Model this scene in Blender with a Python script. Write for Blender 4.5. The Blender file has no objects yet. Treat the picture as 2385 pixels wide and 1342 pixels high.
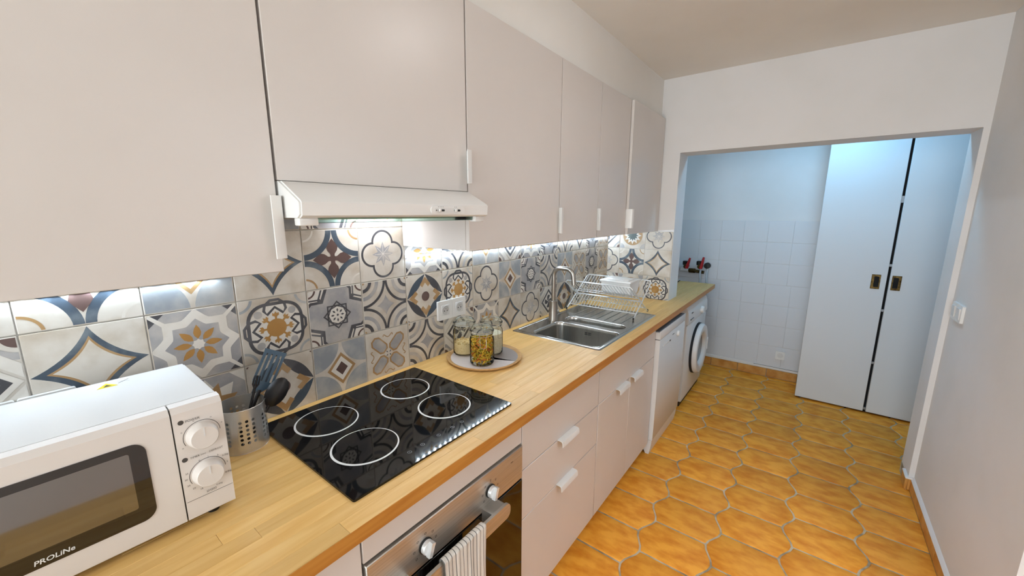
import bpy, bmesh, math, random
from mathutils import Vector, Matrix
random.seed(7)
sc = bpy.context.scene
COL = sc.collection
PI = math.pi

# ------------------------------------------------------------------ camera, world, lights, exposure
ZL = 1.308                                   # height of the second tile joint above the floor
cam_d = bpy.data.cameras.new('camera'); cam = bpy.data.objects.new('camera', cam_d); COL.objects.link(cam)
cam_d.sensor_width = 36.0; cam_d.lens = 915.54 * 36.0 / 2385.0; cam_d.clip_start = 0.02
yaw, pitch, roll = math.radians(37.454), math.radians(-10.864), math.radians(0.136)
fw = Vector((math.cos(pitch)*math.cos(yaw), math.cos(pitch)*math.sin(yaw), math.sin(pitch)))
rt = Vector((math.sin(yaw), -math.cos(yaw), 0)); up = rt.cross(fw)
r2 = rt*math.cos(roll) + up*math.sin(roll); u2 = -rt*math.sin(roll) + up*math.cos(roll)
M = Matrix((r2, u2, -fw)).transposed().to_4x4(); M.translation = Vector((0.0035, -1.3206, ZL + 0.2572))
cam.matrix_world = M
sc.camera = cam
sc.view_settings.view_transform = 'Standard'; sc.view_settings.look = 'None'
sc.view_settings.gamma = 1.0; sc.view_settings.use_curve_mapping = False
sc.view_settings.exposure = 0.15
sc.cycles.transparent_max_bounces = 24
w = bpy.data.worlds.new('world'); sc.world = w; w.use_nodes = True
w.node_tree.nodes['Background'].inputs[0].default_value = (0.85, 0.93, 1.0, 1)
w.node_tree.nodes['Background'].inputs[1].default_value = 1.5

def area(name, loc, rot, sx, sy, power, col):
    d = bpy.data.lights.new(name, 'AREA'); d.shape = 'RECTANGLE'; d.size = sx; d.size_y = sy; d.energy = power; d.color = col
    o = bpy.data.objects.new(name, d); COL.objects.link(o); o.location = loc; o.rotation_euler = rot
    return o
# daylight entering by the window behind the camera
area('window_daylight', (-3.36, -1.0, 1.45), (0, -PI/2, 0), 1.5, 1.5, 74, (0.85, 0.94, 1.0))

# ------------------------------------------------------------------ materials
def lin(h):
    h = h.lstrip('#'); c = [int(h[i:i+2], 16)/255 for i in (0, 2, 4)]
    return tuple(x/12.92 if x <= .04045 else ((x+.055)/1.055)**2.4 for x in c) + (1.0,)
MATS = {}
def pm(name, col, rough=.5, metal=0.0, col2=None, scale=(8, 8, 8), lo=.4, hi=.65, rnd=0.0, bump=0.0, bscale=None, spec=.5, emit=0.0, trans=0.0, ior=1.45, alpha=1.0, coat=0.0, detail=4, dist=0.0, bright=0.0):
    m = bpy.data.materials.new(name); m.use_nodes = True; nt = m.node_tree; N = nt.nodes; L = nt.links
    b = N['Principled BSDF']
    c = lin(col) if isinstance(col, str) else col
    b.inputs['Base Color'].default_value = c
    b.inputs['Roughness'].default_value = rough; b.inputs['Metallic'].default_value = metal
    b.inputs['Specular IOR Level'].default_value = spec; b.inputs['IOR'].default_value = ior
    b.inputs['Transmission Weight'].default_value = trans; b.inputs['Alpha'].default_value = alpha
    b.inputs['Coat Weight'].default_value = coat
    if emit: b.inputs['Emission Color'].default_value = c; b.inputs['Emission Strength'].default_value = emit
    tc = mp = None
    if col2 or bump or rnd or bright:
        tc = N.new('ShaderNodeTexCoord'); oi = N.new('ShaderNodeObjectInfo')
        mul = N.new('ShaderNodeMath'); mul.operation = 'MULTIPLY'; mul.inputs[1].default_value = 37.0; L.new(oi.outputs['Random'], mul.inputs[0])
        ad = N.new('ShaderNodeVectorMath'); ad.operation = 'ADD'; L.new(tc.outputs['Object'], ad.inputs[0]); L.new(mul.outputs[0], ad.inputs[1])
        mp = N.new('ShaderNodeMapping'); mp.inputs['Scale'].default_value = scale; L.new(ad.outputs[0], mp.inputs[0])
    if col2:
        nz = N.new('ShaderNodeTexNoise'); nz.inputs['Scale'].default_value = 1.0; nz.inputs['Detail'].default_value = detail; nz.inputs['Distortion'].default_value = dist
        L.new(mp.outputs[0], nz.inputs['Vector'])
        rp = N.new('ShaderNodeValToRGB'); rp.color_ramp.elements[0].position = lo; rp.color_ramp.elements[1].position = hi
        rp.color_ramp.elements[0].color = c; rp.color_ramp.elements[1].color = lin(col2) if isinstance(col2, str) else col2
        L.new(nz.outputs['Fac'], rp.inputs[0]); out = rp.outputs[0]
        if rnd:
            mr = N.new('ShaderNodeMapRange'); mr.inputs[3].default_value = 1-rnd; mr.inputs[4].default_value = 1+rnd; L.new(oi.outputs['Random'], mr.inputs[0])
            hs = N.new('ShaderNodeHueSaturation'); L.new(mr.outputs[0], hs.inputs['Value']); L.new(out, hs.inputs['Color']); out = hs.outputs[0]
        L.new(out, b.inputs['Base Color'])
    if bump:
        nb = N.new('ShaderNodeTexNoise'); nb.inputs['Scale'].default_value = 1.0; nb.inputs['Detail'].default_value = 3
        mp2 = N.new('ShaderNodeMapping'); mp2.inputs['Scale'].default_value = bscale or scale; L.new(ad.outputs[0], mp2.inputs[0]); L.new(mp2.outputs[0], nb.inputs['Vector'])
        bp = N.new('ShaderNodeBump'); bp.inputs['Strength'].default_value = bump; bp.inputs['Distance'].default_value = .002
        L.new(nb.outputs['Fac'], bp.inputs['Height']); L.new(bp.outputs[0], b.inputs['Normal'])
    MATS[name] = m
    return m
WHITE = pm('cabinet_white', '#ddd6d0', .32, col2='#d9d2cc', scale=(2, 2, 2))
PLASTIC = pm('white_plastic', '#ecebe8', .3)
PAINT = pm('wall_paint', '#e9e7e6', .75, col2='#e5e3e1', scale=(3, 3, 3), bump=.08, bscale=(60, 60, 60))
CEIL = pm('ceiling_paint', '#efece6', .85, col2='#ebe7e0', scale=(2, 2, 2), bump=.08, bscale=(50, 50, 50))
GROUT = pm('wall_grout', '#c9c6c0', .8, col2='#a8a49c', scale=(30, 30, 30))
FGROUT = pm('floor_grout', '#cdbfa6', .85, col2='#95876f', scale=(14, 14, 14))
TERRA = pm('floor_terracotta', '#f2a83c', .5, col2='#d98420', spec=.3, scale=(22, 11, 10), lo=.38, hi=.68, rnd=.07, bump=.12, bscale=(40, 40, 40), detail=6)
TBASE = pm('baseboard_terracotta', '#d39b52', .4, col2='#bd7c31', scale=(12, 12, 12), rnd=.06)
WOOD = pm('oak_wood', '#eac27c', .38, col2='#dbab60', scale=(5, 55, 30), lo=.3, hi=.75, rnd=.09, bump=.05, bscale=(10, 150, 60), detail=8, dist=.6)
STEEL = pm('brushed_steel', '#c9c5be', .42, .85, col2='#b7b2aa', scale=(4, 4, 200))
SINK = pm('sink_steel', '#bdbbb6', .22, 1.0, col2='#b0aea9', scale=(6, 120, 6))
CHROME = pm('chrome_wire', '#e6e8e9', .25, .45)
NICKEL = pm('brushed_nickel', '#a9a39b', .3, 1.0)
BLACKG = pm('black_glass', '#060505', .04, spec=.6)
OVENG = pm('oven_glass', '#050302', .05, spec=.55)
BLACK = pm('black_plastic', '#141414', .45)
DARK = pm('dark_gap', '#0a0a0c', .8)
RUBBER = pm('rubber_seal', '#15171b', .6)
GREYTOP = pm('appliance_grey_top', '#6f7780', .5)
APPL = pm('appliance_white', '#e2e1df', .25)
PRINT = pm('white_print', '#e8e8e6', .4)
GREYPRINT = pm('grey_print', '#85888b', .4)
INK = pm('dark_print', '#4c4743', .6)
BRASS = pm('brass', '#6d5a35', .3, 1.0, col2='#453620', scale=(60, 60, 60))
GLASS = pm('clear_glass', '#f4fbf8', .02, trans=1.0, ior=1.45)
VISOR = pm('visor_glass', '#bfe3d8', .05, trans=.9, ior=1.45)
LEDM = pm('led_diode', '#d6ecff', .5, emit=400)
HOODL = pm('hood_lamp', '#f2f7ff', .5, emit=15)
CEILL = pm('ceiling_lamp_diffuser', '#f6f4f4', .5, emit=10)
ADDED_HALLL = pm('added_hall_lamp_diffuser', '#eef3fb', .5, emit=60)  # glow of the extra lamp added in the hall
LAUNL = pm('laundry_lamp_diffuser', '#94d4ff', .5, emit=95)

def thin_glass(name, tint, refl):
    m = bpy.data.materials.new(name); m.use_nodes = True; nt = m.node_tree; N = nt.nodes; L = nt.links; N.remove(N['Principled BSDF'])
    tr_ = N.new('ShaderNodeBsdfTransparent'); tr_.inputs[0].default_value = lin(tint)
    gl_ = N.new('ShaderNodeBsdfGlossy'); gl_.inputs['Roughness'].default_value = .03
    lw = N.new('ShaderNodeLayerWeight'); lw.inputs['Blend'].default_value = refl
    mx_ = N.new('ShaderNodeMixShader'); L.new(lw.outputs['Fresnel'], mx_.inputs[0]); L.new(tr_.outputs[0], mx_.inputs[1]); L.new(gl_.outputs[0], mx_.inputs[2])
    L.new(mx_.outputs[0], N['Material Output'].inputs[0]); return m
GLASS = thin_glass('jar_glass', '#fafdfb', .16)
VISOR = thin_glass('visor_glass_thin', '#dff2ea', .30)
# ------------------------------------------------------------------ mesh helpers
WL = {}                                                              # world base point of each parent
class MB:
    def __init__(s): s.v = []; s.f = []; s.m = []; s.sm = []
    def add(s, vs, fs, mi=0, sm=False):
        o = len(s.v); s.v += [tuple(v) for v in vs]
        for f in fs: s.f.append([i+o for i in f]); s.m.append(mi); s.sm.append(sm)
        return s
    def bm(s, b, mi=0, sm=False):
        b.verts.index_update(); s.add([v.co for v in b.verts], [[v.index for v in f.verts] for f in b.faces], mi, sm); b.free(); return s
    def box(s, x0, x1, y0, y1, z0, z1, bev=0.0, seg=1, mi=0):
        b = bmesh.new(); bmesh.ops.create_cube(b, size=1.0)
        for v in b.verts: v.co = Vector(((x0+x1)/2+v.co.x*(x1-x0), (y0+y1)/2+v.co.y*(y1-y0), (z0+z1)/2+v.co.z*(z1-z0)))
        if bev: bmesh.ops.bevel(b, geom=list(b.edges), offset=bev, segments=seg, affect='EDGES', profile=.5, clamp_overlap=True)
        return s.bm(b, mi)
    def prism(s, pts, ax, a0, a1, mi=0, sm=False):                   # pts: 2D polygon in the other two axes (cyclic order x,y,z)
        def P(u, v, a): return {'x': (a, u, v), 'y': (u, a, v), 'z': (u, v, a)}[ax]
        n = len(pts); vs = [P(u, v, a0) for u, v in pts] + [P(u, v, a1) for u, v in pts]
        fs = [list(range(n))[::-1], [i+n for i in range(n)]]; s.add(vs, fs, mi)
        s.add(vs, [[i, (i+1) % n, (i+1) % n+n, i+n] for i in range(n)], mi, sm)
        return s
    def lathe(s, prof, c, n=32, ax='z', mi=0, sm=True, cap=True):              # prof: (r, h) list
        vs = []; fs = []
        for r, h in prof:
            for i in range(n):
                a = 2*PI*i/n; p = (r*math.cos(a), r*math.sin(a))
                vs.append({'z': (c[0]+p[0], c[1]+p[1], c[2]+h), 'y': (c[0]+p[0], c[1]+h, c[2]+p[1]), 'x': (c[0]+h, c[1]+p[0], c[2]+p[1])}[ax])
        for k in range(len(prof)-1):
            for i in range(n): fs.append([k*n+i, k*n+(i+1) % n, (k+1)*n+(i+1) % n, (k+1)*n+i])
        s.add(vs, fs, mi, sm)
        for k in ((0, len(prof)-1) if cap else ()):
            if prof[k][0] > 1e-6: s.add(vs[k*n:(k+1)*n], [list(range(n))], mi)
        return s
    def tube(s, pts, r, n=8, mi=0, closed=False, cap=True):
        pts = [Vector(p) for p in pts]; k = len(pts); vs = []; fs = []
        ref = None
        for i, p in enumerate(pts):
            a = pts[(i-1) % k] if (i > 0 or closed) else p; b = pts[(i+1) % k] if (i < k-1 or closed) else p
            t = (b-a).normalized()
            if ref is None: ref = Vector((0, 0, 1)) if abs(t.z) < .9 else Vector((1, 0, 0))
            e1 = (ref - t*ref.dot(t)).normalized(); ref = e1; e2 = t.cross(e1)
            rr = r[i] if isinstance(r, (list, tuple)) else r
            for j in range(n):
                q = 2*PI*j/n; vs.append(p + e1*rr*math.cos(q) + e2*rr*math.sin(q))
        for i in range(k if closed else k-1):
            for j in range(n): fs.append([i*n+j, i*n+(j+1) % n, ((i+1) % k)*n+(j+1) % n, ((i+1) % k)*n+j])
        s.add(vs, fs, mi, True)
        if cap and not closed: s.add(vs[:n], [list(range(n))[::-1]], mi); s.add(vs[-n:], [list(range(n))], mi)
        return s
    def mesh(s, name, mats, off=(0, 0, 0)):
        me = bpy.data.meshes.new(name); me.from_pydata([(v[0]-off[0], v[1]-off[1], v[2]-off[2]) for v in s.v], [], s.f)
        for m in (mats if isinstance(mats, (list, tuple)) else [mats]): me.materials.append(m)
        me.polygons.foreach_set('material_index', s.m); me.polygons.foreach_set('use_smooth', s.sm)
        b = bmesh.new(); b.from_mesh(me); bmesh.ops.recalc_face_normals(b, faces=b.faces); b.to_mesh(me); b.free()
        me.set_sharp_from_angle(angle=.7); me.update(); return me
    def build(s, name, mats, parent=None, **kw):
        if parent is not None: off = WL[parent]
        else:
            xs = [v[0] for v in s.v]; ys = [v[1] for v in s.v]; zs = [v[2] for v in s.v]
            off = ((min(xs)+max(xs))/2, (min(ys)+max(ys))/2, min(zs))
        o = bpy.data.objects.new(name, s.mesh(name, mats, off)); COL.objects.link(o)
        if parent is not None: o.parent = parent
        else: o.location = off
        WL[o] = off
        for k, v in kw.items(): o[k] = v
        return o
def thing(name, label, cat, loc, group=None):
    o = bpy.data.objects.new(name, None); o.empty_display_size = .05; COL.objects.link(o); o.location = loc; WL[o] = tuple(loc)
    o['label'] = label; o['category'] = cat
    if group: o['group'] = group
    return o
def place(name, me, parent, pos, rot=None):
    o = bpy.data.objects.new(name, me); COL.objects.link(o); o.parent = parent; b = WL[parent]
    o.location = (pos[0]-b[0], pos[1]-b[1], pos[2]-b[2]); WL[o] = tuple(pos)
    if rot: o.rotation_euler = rot
    return o
def rrect(cx, cy, hx, hy, r, n=6):
    out = []
    for sx, sy, a0 in ((1, 1, 0), (-1, 1, PI/2), (-1, -1, PI), (1, -1, 3*PI/2)):
        for i in range(n+1):
            a = a0 + PI/2*i/n; out.append((cx+sx*(hx-r)+r*math.cos(a), cy+sy*(hy-r)+r*math.sin(a)))
    return out
def text(s, size, mat, parent, fn, name='lettering', shear=0.0, bold=0.0):
    """flat lettering; fn maps text-plane (u, v) to a world point"""
    c = bpy.data.curves.new(name, 'FONT'); c.body = s; c.size = size; c.align_x = 'CENTER'; c.align_y = 'CENTER'; c.shear = shear; c.offset = bold; c.resolution_u = 3
    o = bpy.data.objects.new(name, c); COL.objects.link(o); bpy.context.view_layer.update()
    ev = o.evaluated_get(bpy.context.evaluated_depsgraph_get()); me = ev.to_mesh()
    vs = [fn(v.co.x, v.co.y) for v in me.vertices]; fs = [list(p.vertices) for p in me.polygons]; ev.to_mesh_clear()
    bpy.data.objects.remove(o); bpy.data.curves.remove(c)
    if not vs: return None
    return MB().add(vs, fs).build(name, mat, parent)
# ------------------------------------------------------------------ the setting
XL, XE, XE2, XF = -3.4, 2.995, 3.2, 4.385       # rear wall, end wall faces, far laundry wall
YR, ZC = -1.93, 2.473                           # right wall, ceiling
ZW = 0.92                                       # worktop height
def struct(mb, name, mat, parent=None): return mb.build(name, mat, parent, kind='structure')
floor = struct(MB().box(XL-.1, XF+.1, -3.6, .1, -.1, -.004), 'floor', FGROUT)
struct(MB().box(XL-.1, XF+.1, -3.6, .1, ZC, ZC+.1), 'ceiling', CEIL)
wall_back = struct(MB().box(XL-.1, XE2, 0.0, .1, -.004, ZC), 'wall_back', [PAINT])
struct(MB().box(XE2, XF+.1, -.06, .1, -.004, ZC), 'wall_laundry', PAINT)
DX0_, DX1_ = .5, 1.75                        # added doorway, out of frame, letting hall light onto floor and base cabinets
wall_right = struct(MB().box(XL-.1, DX0_, YR-.1, YR, -.004, ZC).box(DX1_, XE, YR-.1, YR, -.004, ZC).box(DX0_, DX1_, YR-.1, YR, 2.1, ZC), 'wall_right', PAINT)
HY = -2.55
struct(MB().box(-.5, 2.4, HY-.1, HY, -.004, ZC).box(-.6, -.5, HY, YR-.1, -.004, ZC).box(2.4, 2.5, HY, YR-.1, -.004, ZC), 'wall_added_hall', PAINT)  # unseen hall, added to hold the extra lamp
OY0, OY1, OZ = -1.906, -.505, 1.978             # opening to the laundry
we = MB().box(XE, XE2, OY1, .0, -.004, ZC).box(XE, XE2, -2.75, OY0, -.004, ZC).box(XE, XE2, OY0, OY1, OZ, ZC)
wall_end = struct(we, 'wall_end', PAINT)
wall_far = struct(MB().box(XF, XF+.1, -2.75, -.06, -.004, ZC), 'wall_far', PAINT)
struct(MB().box(XE2, XF, -2.85, -2.75, -.004, ZC), 'wall_side', PAINT)
# rear wall with the window that lets in the daylight
WY0, WY1, WZ0, WZ1 = -1.76, -.24, .69, 2.21
wl = MB().box(XL-.1, XL, YR, WY0, -.004, ZC).box(XL-.1, XL, WY1, 0, -.004, ZC).box(XL-.1, XL, WY0, WY1, -.004, WZ0).box(XL-.1, XL, WY0, WY1, WZ1, ZC)
struct(wl, 'wall_left', PAINT)
win = struct(MB().box(XL-.08, XL-.06, WY0, WY0+.05, WZ0, WZ1).box(XL-.08, XL-.06, WY1-.05, WY1, WZ0, WZ1).box(XL-.08, XL-.06, WY0+.05, WY1-.05, WZ0, WZ0+.05).box(XL-.08, XL-.06, WY0+.05, WY1-.05, WZ1-.05, WZ1).box(XL-.08, XL-.06, -1.03, -.97, WZ0+.05, WZ1-.05), 'window_1', PLASTIC)
# boxing between wall cabinets and ceiling
struct(MB().box(-1.2, XE, -.36, 0, 2.222, ZC), 'trim_1', CEIL)
# boxed pipe in the laundry corner
struct(MB().box(4.22, XF, -.2, -.06, -.004, 1.29, .004), 'trim_2', PAINT)

# ---- wavy terracotta floor tiles
TP, TQ, AMP = .2333, .2857, .0225
def floor_tile_mesh(clip=None):
    n = 8
    def ring(ins):
        hx = TP/2 - .0030 - ins; pts = []
        for i in range(n+1):
            x = -hx + 2*hx*i/n; pts.append((x, TQ/2 + AMP*math.cos(2*PI*x/TP)*1.02 - .0030 - ins))
        for i in range(n+1):
            x = hx - 2*hx*i/n; pts.append((x, -TQ/2 - AMP*math.cos(2*PI*x/TP)*1.02 + .0030 + ins))
        return pts
    a = ring(0); b = ring(.0035); c = ring(.0075); N = len(a)
    vs = [(x, y, -.006) for x, y in a] + [(x, y, -.0015) for x, y in b] + [(x, y, 0) for x, y in c]
    fs = [[k*N+i, k*N+(i+1) % N, (k+1)*N+(i+1) % N, (k+1)*N+i] for k in (0, 1) for i in range(N)] + [[2*N+i for i in range(N)]]
    mb = MB().add(vs, fs)
    me = mb.mesh('floor_tile', TERRA)
    if clip:
        b = bmesh.new(); b.from_mesh(me)
        for co, no in clip: bmesh.ops.bisect_plane(b, geom=list(b.verts)+list(b.edges)+list(b.faces), plane_co=co, plane_no=no, clear_outer=True)
        b.to_mesh(me); b.free()
    return me
FT = floor_tile_mesh()
for j in range(-3, 10):
    yc = -.811 - TQ/2 - TQ*j + 0.0                  # centre of the column below boundary j
    y0, y1 = yc-TQ/2-AMP, yc+TQ/2+AMP
    off = 1.633 if j % 2 == 0 else 1.516
    for i in range(-16, 13):
        xc = off + TP/2 + TP*i; x0, x1 = xc-TP/2, xc+TP/2
        clip = []
        if x1 < -1.0 or xc > XF+.05: continue
        if y0 > -.5: continue
        inl = xc > 3.1
        hall = DX0_-.1 < xc < DX1_+.1
        lim = -2.75 if inl else (-2.55 if hall else -1.918)
        if xc < .15 and y1 > -1.2: continue
        if y1 < lim + .01: continue
        if inl and y1 < -2.2: continue
        if y0 < lim: clip.append(((0, lim-yc, 0), (0, -1, 0)))
        if x1 > XF-.012: clip.append(((XF-.012-xc, 0, 0), (1, 0, 0)))
        if clip:
            me = floor_tile_mesh(clip)
            if not me.polygons: continue
        else: me = FT
        place('floor_tile', me, floor, (xc, yc, 0.0))
# ---- baseboards
bbr = struct(MB().box(DX1_, XE, YR, YR+.004, 0, .066), 'baseboard_right', FGROUT)
L = .30
for i in range(5):
    x1 = XE-.006-L*i; x0 = max(x1-L+.004, DX1_)
    MB().box(x0, x1, YR+.001, YR+.012, .002, .068, .002).build('baseboard_tile', TBASE, bbr)
MB().prism([(YR, .066), (YR+.013, .067), (YR+.006, .080), (YR, .084)], 'x', DX1_, XE).build('caulk_bead', PAINT, bbr)
bbj = struct(MB().box(XE-.012, XE2, OY0, OY0+.003, 0, .064), 'baseboard_jamb', FGROUT)
MB().box(XE-.014, XE+.09, OY0, OY0+.012, .002, .068, .002).build('baseboard_tile', TBASE, bbj)
MB().box(XE-.012, XE-.001, YR+.012, OY0, .002, .068, .002).build('baseboard_tile', TBASE, bbj)
MB().box(XE-.016, XE+.092, YR, OY0+.014, .068, .079, .003).build('caulk_bead', PAINT, bbj)
bbf = struct(MB().box(XF-.004, XF, -1.36, -.21, 0, .078), 'baseboard_far', FGROUT)
for i in range(5):
    y1 = -.36-.245*i; MB().box(XF-.013, XF-.001, max(y1-.241, -1.36), y1, .002, .082, .002).build('baseboard_tile', TBASE, bbf)
MB().box(XF-.008, XF, -1.36, -.21, .082, .112, .003).build('caulk_bead', PAINT, bbf)
MB().box(XF-.0085, XF-.007, -1.34, -.98, .106, .109).build('crack_line', DARK, bbf)

# ---- painted wall tiles of the laundry
PTILE = pm('painted_tile', '#dcdde0', .45, bump=.05, bscale=(20, 20, 20))
PT = MB().box(-.0022, 0, -.0968, .0968, -.0968, .0968, .0012).mesh('painted_tile', PTILE)
for r in range(7):
    for k in range(6):
        yc = -.30-.195*k-(.02 if r < 4 else -.015); zc = .213+.1975*r
        if yc < -1.32+.0: continue
        place('wall_tile', PT, wall_far, (XF, yc, zc))
# ------------------------------------------------------------------ patterned wall tiles (flat print drawn as thin inlays)
CREAM, NAVY, GREY, TAN, BROWN, CHAR, BLUE, OCHRE, GREEN, PALE = range(10)
def pig(name, col, wear, lo, hi, sc_=(14, 14, 14)):
    return pm(name, col, .38, col2=wear, scale=sc_, lo=lo, hi=hi, rnd=.06, bump=.04, bscale=(35, 35, 35), detail=7)
TM = [pig('tile_cream', '#d6cfc4', '#b9ab97', .44, .72, (11, 11, 11)), pig('tile_navy', '#46525e', '#7d868c', .48, .75),
      pig('tile_grey', '#a09fa1', '#c4beb6', .43, .70), pig('tile_tan', '#a8855a', '#bda07a', .45, .75), pig('tile_brown', '#5f4a45', '#77625a', .5, .8),
      pig('tile_charcoal', '#4a4a4e', '#77777a', .5, .8), pig('tile_slate', '#969ba0', '#bfbdb8', .42, .72), pig('tile_ochre', '#ae8145', '#bf9a64', .45, .8),
      pig('tile_green', '#4f5b58', '#6a746f', .5, .8), pig('tile_pale', '#e2ddd4', '#cfc6b8', .5, .8)]
def clip_poly(poly, r):
    for ax, lim, sg in ((0, r[0], 1), (0, r[1], -1), (1, r[2], 1), (1, r[3], -1)):
        out = []; n = len(poly)
        for i in range(n):
            a, b = poly[i], poly[(i+1) % n]; da, db = sg*(a[ax]-lim), sg*(b[ax]-lim)
            if da >= 0: out.append(a)
            if (da >= 0) != (db >= 0):
                t = da/(da-db); out.append((a[0]+(b[0]-a[0])*t, a[1]+(b[1]-a[1])*t))
        poly = out
        if len(poly) < 3: return []
    return poly
class Dsg:
    def __init__(s): s.layers = []
    def p(s, col, poly): s.layers.append((col, [poly])); return s
    def ps(s, col, polys): s.layers.append((col, polys)); return s
    def circ(s, col, cx, cy, r, n=28): return s.p(col, [(cx+r*math.cos(2*PI*i/n), cy+r*math.sin(2*PI*i/n)) for i in range(n)])
    def ring(s, col, cx, cy, r0, r1, n=48):
        q = []
        for i in range(n):
            a, b = 2*PI*i/n, 2*PI*(i+1)/n
            q.append([(cx+r0*math.cos(a), cy+r0*math.sin(a)), (cx+r1*math.cos(a), cy+r1*math.sin(a)), (cx+r1*math.cos(b), cy+r1*math.sin(b)), (cx+r0*math.cos(b), cy+r0*math.sin(b))])
        return s.ps(col, q)
    def stroke(s, col, pts, w, closed=False):
        q = []; n = len(pts); nrm = []
        for i in range(n):
            a = pts[(i-1) % n] if (i or closed) else pts[i]; b = pts[(i+1) % n] if (i < n-1 or closed) else pts[i]
            dx, dy = b[0]-a[0], b[1]-a[1]; l = math.hypot(dx, dy) or 1; nrm.append((-dy/l*w/2, dx/l*w/2))
        for i in range(n if closed else n-1):
            j = (i+1) % n
            q.append([(pts[i][0]+nrm[i][0], pts[i][1]+nrm[i][1]), (pts[i][0]-nrm[i][0], pts[i][1]-nrm[i][1]), (pts[j][0]-nrm[j][0], pts[j][1]-nrm[j][1]), (pts[j][0]+nrm[j][0], pts[j][1]+nrm[j][1])])
        return s.ps(col, q)
def rot(poly, k, c=.5):
    a = k; ca, sa = math.cos(a), math.sin(a); return [(c+(x-c)*ca-(y-c)*sa, c+(x-c)*sa+(y-c)*ca) for x, y in poly]
def arm(pts): return pts + [(-x, y) for x, y in pts[::-1][1:]]
def cen(poly): return [(x+.5, y+.5) for x, y in poly]
def bez(a, c, b, n=10): return [((1-t)**2*a[0]+2*t*(1-t)*c[0]+t*t*b[0], (1-t)**2*a[1]+2*t*(1-t)*c[1]+t*t*b[1]) for t in [i/n for i in range(n)]]
def star4(R, k):
    out = []
    for q in range(4):
        a = q*PI/2; T = (R*math.sin(a), R*math.cos(a)); a2 = a+PI/2; T2 = (R*math.sin(a2), R*math.cos(a2)); am = a+PI/4; c = (k*R*math.sin(am), k*R*math.cos(am))
        out += bez(T, c, T2, 10)
    return cen(out)
def ogee4(R):                                        # four-point star with flared tips
    out = []
    for q in range(4):
        for i in range(14):
            t = i/14; a = q*PI/2 + t*PI/2; d = abs(t-.5)*2
            r = R*(.43 + .57*d**2.3) if d < .75 else R*(.43+.57*(.75**2.3) + (1-(.43+.57*.75**2.3))*((d-.75)/.25)**.9)
            out.append((.5+r*math.sin(a), .5+r*math.cos(a)))
    return out
def starn(n, R, r, rotn=0): return [(.5+(R if i % 2 == 0 else r)*math.sin(PI*i/n+rotn), .5+(R if i % 2 == 0 else r)*math.cos(PI*i/n+rotn)) for i in range(2*n)]
def scallop(n, R, r, m=6, ph=0.0):
    out = []
    for k in range(n):
        for i in range(m):
            t = i/m; a = 2*PI*(k+t)/n + ph; rr = r + (R-r)*(abs(2*t-1))**1.6; out.append((.5+rr*math.sin(a), .5+rr*math.cos(a)))
    return out
CORN = ((0, 0), (1, 0), (1, 1), (0, 1))
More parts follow.
